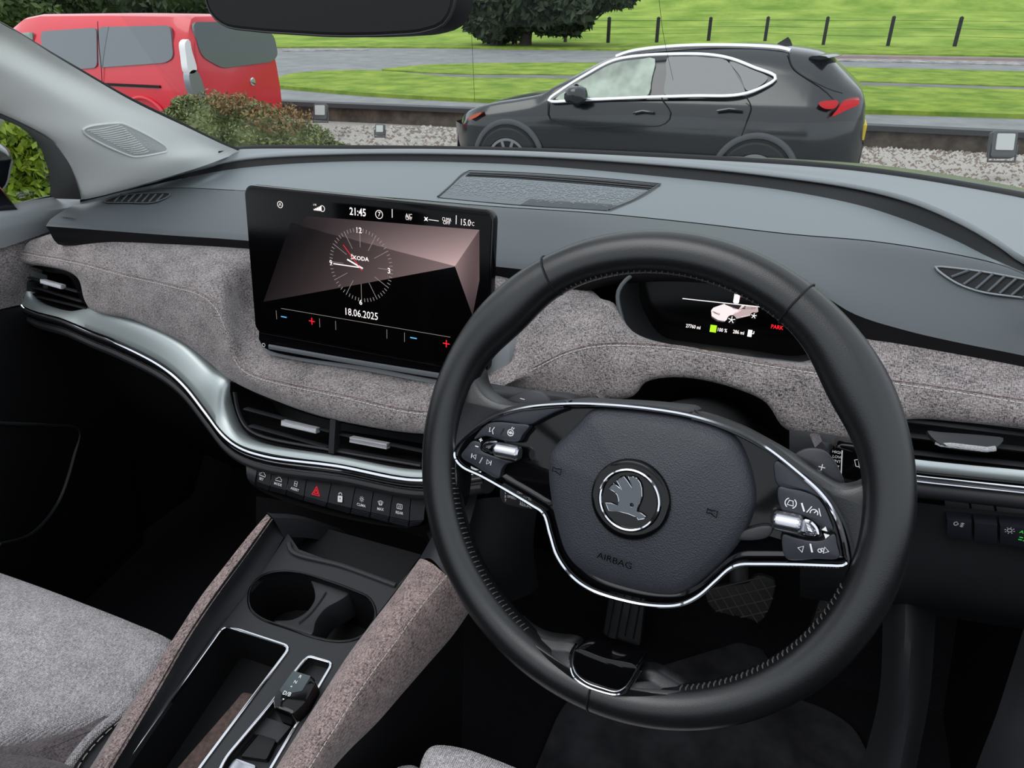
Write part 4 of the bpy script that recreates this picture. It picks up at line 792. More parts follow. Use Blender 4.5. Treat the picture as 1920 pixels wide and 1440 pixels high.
for px, py in ((1030, 500), (1516, 545), (1108, 1335), (870, 730), (1640, 860)):
    a = ang(px, py); f2 = Fr(WF.p(RM*math.cos(a), RM*math.sin(a)), WX*math.cos(a)+WF.y*math.sin(a), WN); rr_ = rm*1.06
    if py < 600 or py > 1000: obj('leather_seam', sweep([f2.p(rr_*math.cos(t), rr_*1.05*math.sin(t), 0) for t in [k*2*math.pi/30 for k in range(30)]], .0014, .0012, closed=True), 'darker', sw0)
# stitching round the inner edge of the rim
gs = []; a_gap = [(ang(1072, 1215)-.02, ang(1200, 1262)+.02)]
def ingap(a):
    a = (a+math.pi) % (2*math.pi)-math.pi
    for lo, hi in ((math.radians(140), math.pi), (-math.pi, math.radians(-168)), (math.radians(-10), math.radians(20)), (ang(990, 1180), ang(1270, 1290))):
        if lo <= a <= hi: return True
    return False
k_ = 230
for i in range(k_):
    a = 2*math.pi*i/k_
    if ingap(a): continue
    r0 = RM-rm*.96; p = [WF.p(r*math.cos(a+o_), r*math.sin(a+o_), h) for r, o_, h in ((r0+.0035, -.004, .0095), (r0-.0006, .0, .0052), (r0-.0008, .004, .001))]; gs.append(sweep(p, .0011, segs=4))
M['dthread'] = mat('dark grey thread', S(74, 72, 72), .7); obj('stitching', join(*gs), 'dthread', sw0, kind='stuff')
def wpl(flat, n, h0, h1, b, name, m, root=sw0, hp=None, smoothc=True, **k):
    L = WF.L(flat, h1 if hp is None else hp); L = c2(L, n) if smoothc else L; return obj(name, plate(WF, L, h0, h1, b), m, root, **k)
# leather spoke flares
wpl([884,690, 893,718, 905,738, 930,753, 975,758, 1040,752, 1068,752, 1062,760, 985,768, 925,786, 884,816, 862,846, 856,872, 858,900, 845,960, 820,940, 812,840, 830,740], 90, -.02, .004, .005, 'spoke_leather', 'leather')
wpl([1630,840, 1628,880, 1618,905, 1600,913, 1578,915, 1536,891, 1486,858, 1440,831, 1380,800, 1310,776, 1288,774, 1312,786, 1375,806, 1432,838, 1492,884, 1542,930, 1572,975, 1590,1030, 1592,1064, 1600,1100, 1620,1080, 1660,1000, 1670,900], 120, -.02, .003, .005, 'spoke_leather', 'leather')
wpl([1064,752, 1150,752, 1250,759, 1300,768, 1300,780, 1225,769, 1140,762, 1066,763], 60, -.03, -.002, .003, 'top_shell', 'dark')
obj('thumb_leather', dome(WF, c2(WF.L([962,1165, 985,1182, 1010,1195, 1040,1201, 1062,1203, 1080,1210, 1100,1235, 1140,1250, 1180,1258, 1200,1256, 1225,1259, 1252,1274, 1285,1291, 1325,1294, 1310,1325, 1220,1348, 1100,1320, 1010,1260, 955,1195], .004), 120), -.012, .004, .0125, .007, 14), 'leather', sw0, ang=80)
# backing, chrome loop
WF0 = WF; WF = Fr(WC+WN*.008, WX, WN.cross(WX))
loopf = [857,862, 854,848, 862,832, 882,812, 925,783, 985,765, 1060,758, 1130,759, 1220,767, 1300,781, 1375,806, 1432,836, 1492,882, 1542,928, 1570,972, 1584,1016, 1588,1040, 1590,1054, 1580,1060, 1560,1060, 1500,1058, 1420,1057, 1388,1058, 1370,1065, 1345,1087, 1310,1117, 1275,1133, 1235,1135, 1180,1127, 1110,1105, 1072,1078, 1045,1040, 1032,1000, 1020,962, 1000,948, 960,924, 905,893, 870,876]
Lp = c2(WF.L(loopf, -.006), 220)
obj('spoke_backing', plate(WF, inset(ccw(Lp), .001), -.03, -.012, .002), 'gloss', sw0)
obj('chrome_trim', sweep([WF.p(a, b, -.006) for a, b in Lp], .0036, .007, up=WN, closed=True, segs=8), 'chrome', sw0)
# airbag cover
cov = [1112,767, 1160,768, 1220,774, 1285,785, 1345,803, 1378,824, 1397,858, 1411,905, 1414,945, 1402,988, 1374,1034, 1337,1073, 1300,1104, 1270,1120, 1235,1122, 1180,1112, 1115,1091, 1075,1068, 1052,1038, 1037,992, 1025,938, 1020,886, 1024,850, 1042,828, 1075,796, 1098,772]
ab = obj('airbag_cover', dome(WF, c2(WF.L(cov, 0), 140), -.025, .0, .006, .010), 'grain', sw0, ang=70)
fA = Fr(WF.q(1153, 1051, .0045), WX, WF.y); obj('airbag_lettering', text('AIRBAG', fA, 0, 0, .0048, h=.0013, sx=1.2), 'emboss', ab)
for px, py in ((1047, 880), (1336, 958)):
    a = WF.uv(px, py); obj('horn_symbol', ribbons(WF, [[(a[0]-.003, a[1]-.0015), (a[0], a[1]-.001), (a[0]+.004, a[1]-.003), (a[0]+.004, a[1]+.002), (a[0], a[1]+.001), (a[0]-.003, a[1]+.0015), (a[0]-.003, a[1]-.0015)]], .0007, .0044), 'emboss', ab)
M['dchrome'] = mat('dark chrome', S(88, 90, 94), .14, metal=1)
EC = WF.uv(1180.5, 937, .008); fE = Fr(WF.p(EC[0], EC[1], .005), WX, WF.y)
eb = obj('emblem_disc', lathe(fE, [(.0300, -.01), (.0300, .0025), (.0290, .004), (.0280, .0045), (.0225, .0035)], 64), 'gloss', ab)
# ring and winged arrow sit on the disc
obj('emblem_ring', sweep([fE.p(.0222*math.cos(t), .0222*math.sin(t), .005) for t in [k*2*math.pi/64 for k in range(64)]], .0030, .003, up=WN, closed=True), 'chrome', eb)
wing = [(1335,870),(1350,850),(1370,835),(1400,858),(1425,878),(1408,845),(1390,815),(1410,795),(1440,788),(1465,820),(1500,872),(1488,830),(1470,785),(1500,788),(1530,800),(1552,830),(1563,870),(1565,930),(1550,975),(1536,1005),(1532,1030),(1560,1042),(1592,1066),(1580,1078),(1540,1086),(1530,1070),(1470,1045),(1400,1028),(1335,1020),(1325,995),(1315,970),(1350,972),(1395,988),(1405,950),(1395,915),(1370,890)]
wu = [fE.uv(780+x/3.692, 680+y/3.692, .0045) for x, y in wing]; ey = circ(*fE.uv(780+1495/3.692, 680+985/3.692, .0045), .0012, 12)[:-1]
obj('winged_arrow', plate(fE, wu, .0034, .0052, .0004, holes=[ey]), M['dchrome'], eb, ang=20)
obj('winged_arrow_outline', sweep([fE.p(a, b, .0053) for a, b in wu], .0006, .0005, up=WN, closed=True, segs=4), 'chrome', eb)
# button clusters
def crop1(*p): return [c for i in range(0, len(p), 2) for c in (780+p[i]/3.692, 680+p[i+1]/3.692)]
def crop6(*p): return [c for i in range(0, len(p), 2) for c in (1280+p[i]/2.483, 860+p[i+1]/2.483)]
wpl(crop1(500,410, 560,365, 640,335, 760,318, 900,312, 1045,310, 960,345, 870,388, 788,430, 680,418, 570,406), 60, -.012, -.006, .0012, 'spoke_pad', 'btn')
bl1 = wpl(crop1(397,532, 425,490, 460,448, 500,418, 570,410, 680,420, 785,437, 765,470, 738,500, 712,545, 640,548, 560,530, 480,510), 60, -.012, -.0055, .001, 'button_pad', 'btn')
bl2 = wpl(crop1(310,640, 345,590, 392,542, 450,560, 445,600, 520,640, 610,668, 680,688, 620,705, 592,740, 570,802, 480,762, 380,700, 325,668), 60, -.012, -.0055, .001, 'button_pad', 'btn')
wpl(crop6(425,22, 440,10, 480,30, 540,70, 600,125, 650,185, 560,148, 445,126, 425,60), 60, -.012, -.007, .001, 'spoke_pad', 'btn')
br1 = wpl(crop6(447,132, 500,140, 560,152, 625,180, 655,215, 685,280, 700,335, 650,325, 600,285, 540,262, 462,242), 60, -.012, -.0055, .001, 'button_pad', 'btn')
br2 = wpl(crop6(468,352, 520,366, 590,382, 650,380, 706,350, 720,400, 728,462, 620,468, 482,466), 60, -.012, -.0055, .001, 'button_pad', 'btn')
def roller(a, b, r, root, h=-.002):
    A, B = WF.q(*a, h), WF.q(*b, h); t = (B-A); L_ = t.length; ff = Fr(A, t.cross(WN), WN); ff = Fr(A, WN, t.cross(WN)); 
    n = ff.n if ff.n.dot(t) > 0 else -ff.n; x = WN; y = n.cross(x); rows = []; N = 44; K = 20
    for k in range(K+1):
        s = k/K; e = min(s, 1-s)*L_; rad = r*(1-.25*max(0, 1-e/.0025)**2)
        rows.append([A+n*(L_*s)+(x*math.cos(2*math.pi*i/N)+y*math.sin(2*math.pi*i/N))*rad*(1+(.035 if (i+k) % 2 and .08 < s < .92 else 0)) for i in range(N)])
    g = grid(rows, cu=True); g[1].append(tuple(range(N))[::-1]); g[1].append(tuple(range(K*N, (K+1)*N))); return obj('thumb_roller', g, 'schrome', root, ang=8)
roller((929, 842), (975, 851), .0062, sw0); roller((1450, 974), (1504, 985), .0068, sw0)
obj('roller_cap', dome(WF, c2(WF.L(crop1(445,590, 470,550, 520,538, 560,545, 540,638, 480,630, 448,612), -.003), 40), -.012, -.004, .004, .002), 'dchrome', sw0)
obj('roller_cap', dome(WF, c2(WF.L(crop6(562,282, 600,290, 632,325, 638,360, 620,372, 550,358, 552,320), -.003), 40), -.012, -.004, .004, .002), 'chrome', sw0)
def sym(root, paths, w=.0006, h=-.0052, nm='symbol', m='white'): return obj(nm, ribbons(WF, paths, w, h), m, root)
q = lambda x, y: WF.uv(*crop1(x, y), -.0052); q6 = lambda x, y: WF.uv(*crop6(x, y), -.0052)
a = q(655, 485); sym(bl1, [circ(a[0], a[1], .0026, 16), circ(a[0], a[1], .001, 8), [(a[0]-.0026, a[1]), (a[0]+.0026, a[1])], [(a[0], a[1]+.0035), (a[0]+.001, a[1]+.005)], [(a[0]+.0015, a[1]+.0033), (a[0]+.0025, a[1]+.0048)]])
a = q(525, 467); sym(bl1, [[(a[0]-.002, a[1]+.002), (a[0]-.002, a[1]-.002), (a[0]-.0005, a[1]-.001)], [(a[0]+.002, a[1]+.003), (a[0]+.0005, a[1]), (a[0]+.002, a[1]-.003)]])
sym(bl1, [[q(583, 500), q(608, 455)]], .001, nm='touch_bar', m='gloss')
a = q(400, 648); sym(bl2, [[(a[0]-.002, a[1]+.002), (a[0]-.002, a[1]-.002)], [(a[0]+.002, a[1]+.002), (a[0]-.001, a[1]), (a[0]+.002, a[1]-.002), (a[0]+.002, a[1]+.002)]])
a = q(505, 690); sym(bl2, [[(a[0]+.002, a[1]+.002), (a[0]+.002, a[1]-.002)], [(a[0]-.002, a[1]+.002), (a[0]+.001, a[1]), (a[0]-.002, a[1]-.002), (a[0]-.002, a[1]+.002)]])
sym(bl2, [[q(440, 695), q(462, 655)]], .001, nm='touch_bar', m='schrome')
a = q(449, 535); sym(bl2, [[(a[0]-.0016, a[1]), (a[0]+.0016, a[1])], [(a[0], a[1]-.0016), (a[0], a[1]+.0016)]], .0008); a = q(422, 580); sym(bl2, [[(a[0]-.0016, a[1]), (a[0]+.0016, a[1])]], .0008)
a = q6(503, 207); sym(br1, [circ(a[0], a[1], .0036, 10, 120, 240), circ(a[0], a[1], .0036, 10, -60, 60), [(a[0]-.002, a[1]-.0015), (a[0]-.0012, a[1]+.0018), (a[0]+.0012, a[1]+.0018), (a[0]+.002, a[1]-.0015), (a[0]-.002, a[1]-.0015)]])
a = q6(613, 246); sym(br1, [circ(a[0], a[1]-.001, .0024, 14, -20, 200), [(a[0], a[1]-.001), (a[0]+.0014, a[1]+.001)], [(a[0]-.0045, a[1]-.002), (a[0]-.0022, a[1]+.003)], [(a[0]+.0045, a[1]-.002), (a[0]+.0022, a[1]+.003)]])
sym(br1, [[q6(554, 206), q6(566, 246)]], .0011, nm='touch_bar'); sym(br2, [[q6(594, 396), q6(603, 436)]], .0011, nm='touch_bar')
a = q6(548, 418); sym(br2, [[(a[0]+.0016, a[1]+.0022), (a[0]-.0016, a[1]), (a[0]+.0016, a[1]-.0022), (a[0]+.0016, a[1]+.0022)]]); a = q6(665, 428); sym(br2, [[(a[0]-.001, a[1]+.0022), (a[0]+.002, a[1]), (a[0]-.001, a[1]-.0022), (a[0]-.001, a[1]+.0022)]]); a = q6(645, 427); sym(br2, [circ(a[0]-.0008, a[1]-.0004, .0012, 10), circ(a[0]+.0006, a[1]+.0006, .001, 10)], .0005)
for x, y, s in ((663, 326, 1), (668, 362, -1)): a = q6(x, y); obj('arrow_symbol', plate(WF, [(a[0]-.0018, a[1]-.0014*s), (a[0]+.0018, a[1]-.0014*s), (a[0], a[1]+.0016*s)], -.0068, -.0048), 'white', br2)
wpl([1376,1004, 1432,985, 1449,988, 1440,1008, 1380,1012], 24, -.014, -.006, .002, 'spoke_bridge', 'dark')
WF = WF0
# black insert in the lower rim
insf = [1077,1218, 1135,1234, 1194,1250, 1186,1272, 1172,1290, 1156,1294, 1125,1286, 1092,1272, 1078,1258]
wpl(insf, 60, -.01, .0175, .001, 'lower_insert', 'gloss', hp=.0175)
obj('insert_frame', sweep(cat([WF.q(x, y, .0172) for x, y in ((1080,1208), (1071,1224), (1070,1250), (1076,1268), (1098,1285), (1130,1297), (1155,1302), (1172,1297), (1186,1280), (1201,1255))], 50), .0022, .003, up=WN), 'chrome', sw0)
obj('insert_frame', sweep(cat([WF.q(x, y, .0172) for x, y in ((1078,1214), (1075,1230), (1075,1250), (1081,1263), (1100,1279), (1130,1290), (1154,1296), (1170,1290), (1182,1276), (1194,1254))], 50), .0012, .002, up=WN), 'schrome', sw0)
# ---- steering column, stalks, paddles
sc = thing('steering_column', WF.p(0, 0, -.09), 'black steering column shroud behind the wheel hub', 'steering column')
obj('shroud', loft([[WF.p(.062*math.cos(t), .055*math.sin(t)-.006, h) for t in [k*2*math.pi/24 for k in range(25)]] for h in (-.035, -.06, -.12, -.2, -.3)], 40, 12), 'darker', sc)
obj('hub', loft([[WF.p(.05*math.cos(t), .045*math.sin(t), h) for t in [k*2*math.pi/24 for k in range(25)]] for h in (-.02, -.03, -.04)], 30, 4), 'dark', sc)
def paddle(flat, s, label):
    L = c2(WF.L(flat, -.022), 50); c = (sum(p[0] for p in L)/50, sum(p[1] for p in L)/50); t = thing('shift_paddle', WF.p(*c, -.022), label, 'shift paddle')
    obj('blade', plate(WF, L, -.027, -.022, .0012), 'btn', t); u, v = WF.uv(*s[1], -.022); ps = [[(u-.0022, v), (u+.0022, v)]]+([[(u, v-.0022), (u, v+.0022)]] if s[0] == '+' else [])
    obj('symbol', ribbons(WF, ps, .0006, -.0218), 'white', t); return t
paddle([944,756, 960,742, 985,733, 1010,734, 1022,741, 1030,752, 1030,775, 950,775], ('-', (980, 748)), 'left shift paddle marked minus behind the wheel spoke')
paddle([1488,856, 1500,846, 1520,841, 1545,846, 1562,862, 1575,885, 1582,908, 1560,915, 1500,880], ('+', (1541, 876)), 'right shift paddle marked plus behind the wheel spoke')
fS = Fr(Y(960, 740, .56), (1, -.05, 0), (0, .3, 1))
t = thing('control_stalk', fS.q(950, 742), 'left indicator stalk with lamp symbols beside the minus paddle', 'stalk')
obj('lever', plate(fS, c2(fS.L([880,722, 900,724, 970,735, 1075,750, 1080,768, 960,772, 880,765]), 50), -.02, 0, .004), 'dark', t)
a = fS.uv(907, 741); b_ = fS.uv(921, 744); c_ = fS.uv(909, 751)
obj('symbol', ribbons(fS, [circ(a[0], a[1], .0025, 10, -90, 90)+[(a[0], a[1]-.0025)], [(b_[0]-.002, b_[1]+.001), (b_[0]+.002, b_[1]+.001), (b_[0]+.004, b_[1]-.001), (b_[0]+.002, b_[1]-.003)], circ(c_[0], c_[1], .0022, 10)], .0006, .0004), 'white', t)
fS2 = Fr(Y(1600, 865, .57), (1, 0, 0), (0, .3, 1)); t = thing('control_stalk', fS2.q(1600, 868), 'right wiper stalk printed with wiper speeds beside the plus paddle', 'stalk')
obj('lever', plate(fS2, c2(fS2.L([1566,838, 1572,834, 1625,840, 1700,850, 1700,910, 1625,905, 1580,898, 1562,885, 1556,860]), 60), -.03, 0, .003), 'gloss', t)
for s, py in (('HIGH', 848), ('LOW', 857), ('INT', 865), ('1x', 873)): u, v = fS2.uv(1570, py); obj('lettering', text(s, fS2, u, v, .0024, h=.0004), 'white', t)
u, v = fS2.uv(1579, 844); u2, v2 = fS2.uv(1577, 890); obj('symbol', ribbons(fS2, [[(u, v), (u2, v2)]], .0009, .0004), 'white', t)
u, v = fS2.uv(1613, 871); obj('wiper_symbol', ribbons(fS2, [[(u-.003, v-.002), (u-.005, v+.003), (u, v+.005), (u+.005, v+.003), (u+.003, v-.002), (u-.003, v-.002)], [(u, v-.003), (u-.002, v+.003)]], .0006, .0004), 'white', t)
obj('lever_collar', sweep([Y(1545, 838, .60), Y(1570, 872, .585)], .012, .02, up=(0, -1, 0), round_=False), 'dark', t)
fS3 = Fr(Y(985, 935, .54), (1, -.05, 0), (0, .2, 1)); t = thing('control_stalk', fS3.q(985, 936), 'lower left cruise control stalk lettered SPEED and RESUME', 'stalk')
obj('lever', plate(fS3, c2(fS3.L([936,915, 950,905, 1030,910, 1090,930, 1095,962, 1030,960, 965,952, 940,942]), 50), -.025, 0, .003), 'dark', t)
for s, px, py in (('SPEED', 960, 932.5), ('ON', 980, 941), ('RESUME', 986, 948), ('S', 948, 924), ('E', 948, 931), ('T', 948, 938), ('CANCEL', 985, 933), ('OFF', 975, 924)): u, v = fS3.uv(px, py); obj('lettering', text(s, fS3, u, v, .0027, h=.0004), 'white', t)
bar(1528,816,.66, 1552,872,.60, .004, .010, 'column_trim', 'chrome', dash, up=(1, 0, 0)); bar(1120,740,.64, 1136,752,.60, .004, .006, 'column_trim', 'chrome', dash, up=(1, 0, 0))
obj('column_cowl', loft([PX(1480,806,.67, 1540,812,.67, 1610,824,.67), PX(1480,850,.66, 1540,850,.66, 1640,870,.66), PX(1480,960,.68, 1560,960,.68, 1640,960,.68)], 12, 8), 'dark', dash)
obj('column_tunnel', loft([PX(1180,744,.67, 1212,713,.68, 1290,707,.685, 1425,747,.68, 1482,808,.675), PX(1180,790,.74, 1212,760,.78, 1290,757,.80, 1425,797,.79, 1482,850,.76)], 40, 4), 'darker', dash)
# ---- knee panel with light switches
kn = thing('knee_panel', Y(1820, 1020, .70), 'dark lower dash panel with fog and headlamp switches right of the wheel', 'dash panel')
fN = Fr(Y(1820, 990, .683), (1, .0, 0), (0, -.12, 1))
obj('panel', loft([[p+V((0, .02, -.03)) for p in PX(1500,870,.67, 1640,905,.665, 1725,915,.665, 1920,935,.67, 2080,950,.67)], PX(1500,980,.69, 1640,960,.69, 1725,985,.69, 1920,1010,.69, 2080,1030,.69), PX(1500,1080,.71, 1640,1100,.70, 1725,1110,.70, 1920,1145,.70, 2080,1170,.70), PX(1500,1120,.76, 1640,1140,.76, 1725,1150,.76, 1920,1180,.76, 2080,1200,.76)], 30, 20), 'dark', kn)
pN = fN.uv(1775, 985)
for nm, a0, a1 in (('fog_switch', 1773, 1822), ('blank_switch', 1824, 1870), ('lamp_switch', 1872, 1985)):
    k = obj(nm, plate(fN, inset(ccw(fN.L([a0, 964+(a0-1773)*.12, a1, 964+(a1-1773)*.12, a1, 1000+(a1-1773)*.14, a0, 1000+(a0-1773)*.14])), .0006), -.03, .006, .0008), 'btn', kn)
    if nm == 'fog_switch':
        u, v = fN.uv(1796, 982, .006); obj('symbol', ribbons(fN, [circ(u-.001, v, .0024, 12, 90, 270)+circ(u-.001, v, .0012, 8, -90, 90), [(u+.002, v+.002), (u+.005, v+.002)], [(u+.002, v), (u+.005, v)], [(u+.002, v-.002), (u+.005, v-.002)], [(u+.0035, v+.003), (u+.0035, v-.003)]], .0006, .0064), 'white', k)
    if nm == 'lamp_switch':
        u, v = fN.uv(1893, 994, .006); obj('symbol', ribbons(fN, [circ(u, v, .002, 12)]+[[(u+.003*math.cos(a), v+.003*math.sin(a)), (u+.0042*math.cos(a), v+.0042*math.sin(a))] for a in [j*math.pi/4 for j in range(8)]], .0006, .0064), 'white', k)
        u, v = fN.uv(1921, 998, .006); obj('lettering', text('AUTO', fN, u+.003, v, .0036, h=.0066), 'grlit', k); u, v = fN.uv(1917, 1010, .006); obj('parking_lamp_symbol', ribbons(fN, [circ(u+.001, v, .002, 8, -90, 90), [(u-.003, v+.0015), (u, v+.0015)], [(u-.003, v-.0015), (u, v-.0015)]], .0007, .0064), 'grlit', k)
# ---- centre console
KF = Fr(R_(-.42, .455, -.568), (1, 0, 0), (0, 1, .2)); cc = thing('centre_console', KF.p(0, -.1, -.1), 'centre console with cloth-edged bolsters, cup holders and chrome-rimmed tray', 'console')
tray = rrpts = KF.L([418,1174, 480,1193, 543,1215, 535,1232, 380,1428, 290,1545, 225,1640, 60,1590, 120,1590, 235,1432, 395,1200])
trayL = KF.L([420,1173, 545,1214, 380,1434, 230,1650, 70,1600, 228,1440])
cup = [466,1120, 472,1098, 492,1080, 520,1072, 556,1073, 610,1088, 660,1106, 692,1122, 704,1148, 696,1178, 672,1197, 640,1203, 600,1198, 540,1178, 490,1160, 470,1142]
cupL = c2(KF.L(cup), 60)
slotL = KF.L([578,1231, 624,1244, 509,1440, 390,1650, 320,1628, 425,1420, 505,1325, 563,1248])
outl = KF.L([540,1000, 560,1030, 745,1098, 778,1060, 700,1162, 610,1292, 515,1442, 380,1660, 40,1640, 140,1590, 232,1442, 300,1342, 400,1192, 480,1092])
trayR, slotR = crn(trayL, .008), crn(slotL, .006)
obj('top_plate', plate(KF, outl, -.006, 0, 0, holes=[cupL, trayR, slotR]), 'dark', cc, smooth=False)
def well(L, h0, h1, name, m, root, floor=True, flare=0, mf=None):
    L = ccw(L); a = [KF.p(x, y, h0) for x, y in L]; b = [KF.p(x, y, h1) for x, y in (inset(L, flare) if flare else L)]; g = grid([b, a], cu=True)
    if floor:
        n = len(L); c = sum(b, V((0, 0, 0)))/n; g[0].append(c); g[1].extend([((i+1) % n, i, 2*n) for i in range(n)])
    return obj(name, g, m, root, ang=50)
well(trayR, -.001, -.06, 'tray_well', 'darker', cc); obj('tray_rim', sweep([KF.p(x, y, .001) for x, y in trayR], .0035, .002, closed=True, up=KF.n), 'chrome', cc)
obj('tray_mat', plate(KF, crn(KF.L([440,1305, 452,1290, 480,1296, 395,1410, 300,1560, 230,1545], -.02), .004), -.058, -.025, .003), mat('brown ribbed rubber', S(70, 56, 52), .8, bump=.5, bscale=500, col2=S(96, 76, 70), cscale=200), cc)
well(slotR, -.001, -.014, 'selector_slot', 'dark', cc); obj('slot_rim', sweep([KF.p(x, y, .001) for x, y in slotR], .0032, .002, closed=True, up=KF.n), 'chrome', cc)
well(cupL, -.001, -.075, 'cup_well', 'darker', cc); obj('cup_rim', sweep([KF.p(x, y, .0006) for x, y in cupL], .003, .002, closed=True, up=KF.n), 'gloss', cc)
# hourglass divider between the cups
hg_ = c2(KF.L([583,1088, 600,1092, 655,1113, 640,1126, 612,1142, 594,1165, 585,1192, 560,1186, 512,1166, 550,1162, 575,1148, 590,1125, 588,1102], -.012), 80)
dv_ = obj('cup_divider', plate(KF, hg_, -.05, -.010, .002), 'dark', cc); obj('divider_slot', sweep(cat([KF.q(611, 1110, -.0085), KF.q(598, 1130, -.009), KF.q(580, 1152, -.009), KF.q(560, 1168, -.0085)], 16), .0018, .0008, up=KF.n), 'darker', dv_)
# bolsters
def KQ(flat, h): return [KF.q(flat[i], flat[i+1], h if not isinstance(h, (list, tuple)) else h[i//2]) for i in range(0, len(flat), 2)]
Bl = KQ([500,963, 440,1030, 380,1105, 330,1180, 258,1290, 163,1440, 50,1610], .03); Cl = KQ([509,968, 457,1040, 402,1115, 352,1190, 288,1300, 203,1440, 95,1610], .032)
Ml = KQ([518,985, 470,1062, 408,1145, 350,1225, 288,1330, 218,1440, 115,1600], .012); El = KQ([532,1008, 482,1090, 402,1190, 362,1248, 302,1340, 234,1440, 140,1590], -.001)
obj('bolster_inner', loft([[p for p in Cl], [p*.5+q_*.5+V((0,0,.002)) for p, q_ in zip(Cl, Ml)], Ml, El], 60, 14), M['dark'], cc)
obj('bolster_cloth', loft([[p+V((-.02, 0, -.35)) for p in Bl], [p+V((-.006, 0, -.05)) for p in Bl], [p+V((-.002, 0, -.006)) for p in Bl], [p*.5+q_*.5+V((0, 0, .003)) for p, q_ in zip(Bl, Cl)], Cl, [p+V((.001, 0, -.004)) for p in Cl]], 70, 24), 'fabricw', cc)
Cr = KQ([785,1050, 742,1110, 702,1162, 657,1222, 612,1290, 517,1440, 420,1600], .006); Br = KQ([836,1078, 790,1133, 740,1202, 700,1255, 660,1312, 577,1440, 478,1600], .022)
Mr = [p*.5+q_*.5+KF.n*.008 for p, q_ in zip(Cr, Br)]
Or = KQ([885,1140, 850,1190, 800,1248, 755,1300, 710,1352, 625,1440, 520,1600], -.045)
obj('bolster_cloth', loft([[p+V((0, 0, -.03)) for p in Cr], Cr, Mr, Br, [p*.5+q_*.5+V((.006, 0, .004)) for p, q_ in zip(Br, Or)], Or, [p+V((-.012, 0, -.012)) for p in Or]], 80, 34), 'fabricw', cc, ang=60)
stitches([p+V((.002, 0, .0012)) for p in Br], .0055, .0008, .004, KF.n, 'stitching', cc)
obj('seam_fold', sweep(cat([p+V((-.004, 0, .0005)) for p in Br], 60), .0012, .0008, up=KF.n), 'seatd', cc)
obj('bolster_end', loft([[KF.q(785, 1050, .006), KF.q(808, 1048, .022), KF.q(836, 1078, .022)], [p+V((.0, .05, .015)) for p in (KF.q(785, 1050, .006), KF.q(808, 1048, .03), KF.q(836, 1078, .022))], [p+V((-.02, .16, .06)) for p in (KF.q(785, 1050, .006), KF.q(808, 1048, .03), KF.q(836, 1078, .022))]], 10, 10), 'dark', cc)
obj('bolster_end', loft([[Bl[0]-V((0, 0, .05)), Bl[0], Cl[0], El[0]], [p+V((.012, .03, -.02)) for p in (Bl[0]-V((0, 0, .05)), Bl[0], Cl[0], El[0])], [p+V((.03, .09, -.08)) for p in (Bl[0]-V((0, 0, .05)), Bl[0], Cl[0], El[0])]], 10, 10), 'dark', cc)
obj('front_tray', plate(KF, KF.L([500,960, 790,1040, 745,1100, 560,1032, 540,1005], -.04)+[], -.05, -.04), 'darker', cc)
obj('tray_lip', sweep(cat([KF.q(541, 1018, .004), KF.q(548, 1034, .003), KF.q(640, 1060, .002), KF.q(742, 1097, .002)], 30), .006, .004, up=KF.n), 'dark', cc)
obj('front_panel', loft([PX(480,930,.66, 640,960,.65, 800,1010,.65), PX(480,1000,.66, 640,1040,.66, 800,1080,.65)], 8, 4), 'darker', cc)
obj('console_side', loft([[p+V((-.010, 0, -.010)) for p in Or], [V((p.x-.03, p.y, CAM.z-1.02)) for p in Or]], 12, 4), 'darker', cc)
obj('side_panel', loft([PX(800,1000,.62, 880,940,.62, 1010,930,.64), PX(840,1080,.60, 930,1060,.62, 1000,1020,.68), PX(900,1150,.66, 980,1120,.7, 1010,1100,.8)], 12, 12), 'dark', cc)
# selector
gsel = thing('gear_selector', KF.q(550, 1300), 'glossy black gear selector marked R N D/B in its chrome slot', 'gear selector')
gf = Fr(KF.q(552, 1300, .018), KF.q(592, 1276, .018)-KF.q(547, 1258, .018), KF.q(547, 1258, .018)-KF.q(512, 1302, .018)); GH = .018
sl_ = crn(KF.L([549,1255, 586,1266, 593,1280, 572,1318, 549,1340, 513,1328, 511,1306], GH), .004, 5)
obj('selector_block', plate(KF, sl_, -.01, GH, .003), 'gloss', gsel); M['gface'] = mat('grey gloss selector face', S(62, 72, 74), .15, spec=.6)
obj('selector_face', plate(KF, crn(KF.L([550,1258, 583,1268, 566,1296, 532,1302, 524,1294], GH), .0015), GH-.001, GH+.0004), 'gface', gsel)
a = Fr(KF.o, KF.q(576, 1290, GH)-KF.q(540, 1279, GH), KF.n.cross(KF.q(576, 1290, GH)-KF.q(540, 1279, GH)))
for s, px, py, z_ in (('R', 563, 1269, .0032), ('N', 554, 1279, .0032), ('D/B', 538, 1301, .0040)):
    u, v = a.uv(px, py, GH+.0005); obj('lettering', text(s, a, u, v, z_, h=GH+.0007, bold=.01), 'white', gsel)
for px, py, s in ((546, 1288, 1), (532, 1310, -1)): u, v = a.uv(px, py, GH+.0005); obj('arrow_symbol', plate(a, [(u-.001, v), (u+.001, v), (u, v+.0015*s)], GH+.0003, GH+.0007), 'white', gsel)
obj('slot_cover', plate(KF, KF.L([500,1345, 545,1362, 520,1392, 475,1375], -.008), -.012, -.008), 'dark', gsel)
pb = thing('parking_button', KF.q(455, 1435), 'satin chrome parking button at the bottom end of the selector slot', 'button')
obj('button_cap', plate(KF, crn(KF.L([441,1421, 482,1436, 440,1500, 395,1482], -.004), .003), -.013, -.003, .001), 'schrome', pb)
obj('legend_panel', plate(KF, crn(KF.L([484,1377, 518,1388, 500,1425, 450,1418], -.008), .002), -.014, -.007), 'gloss', pb)
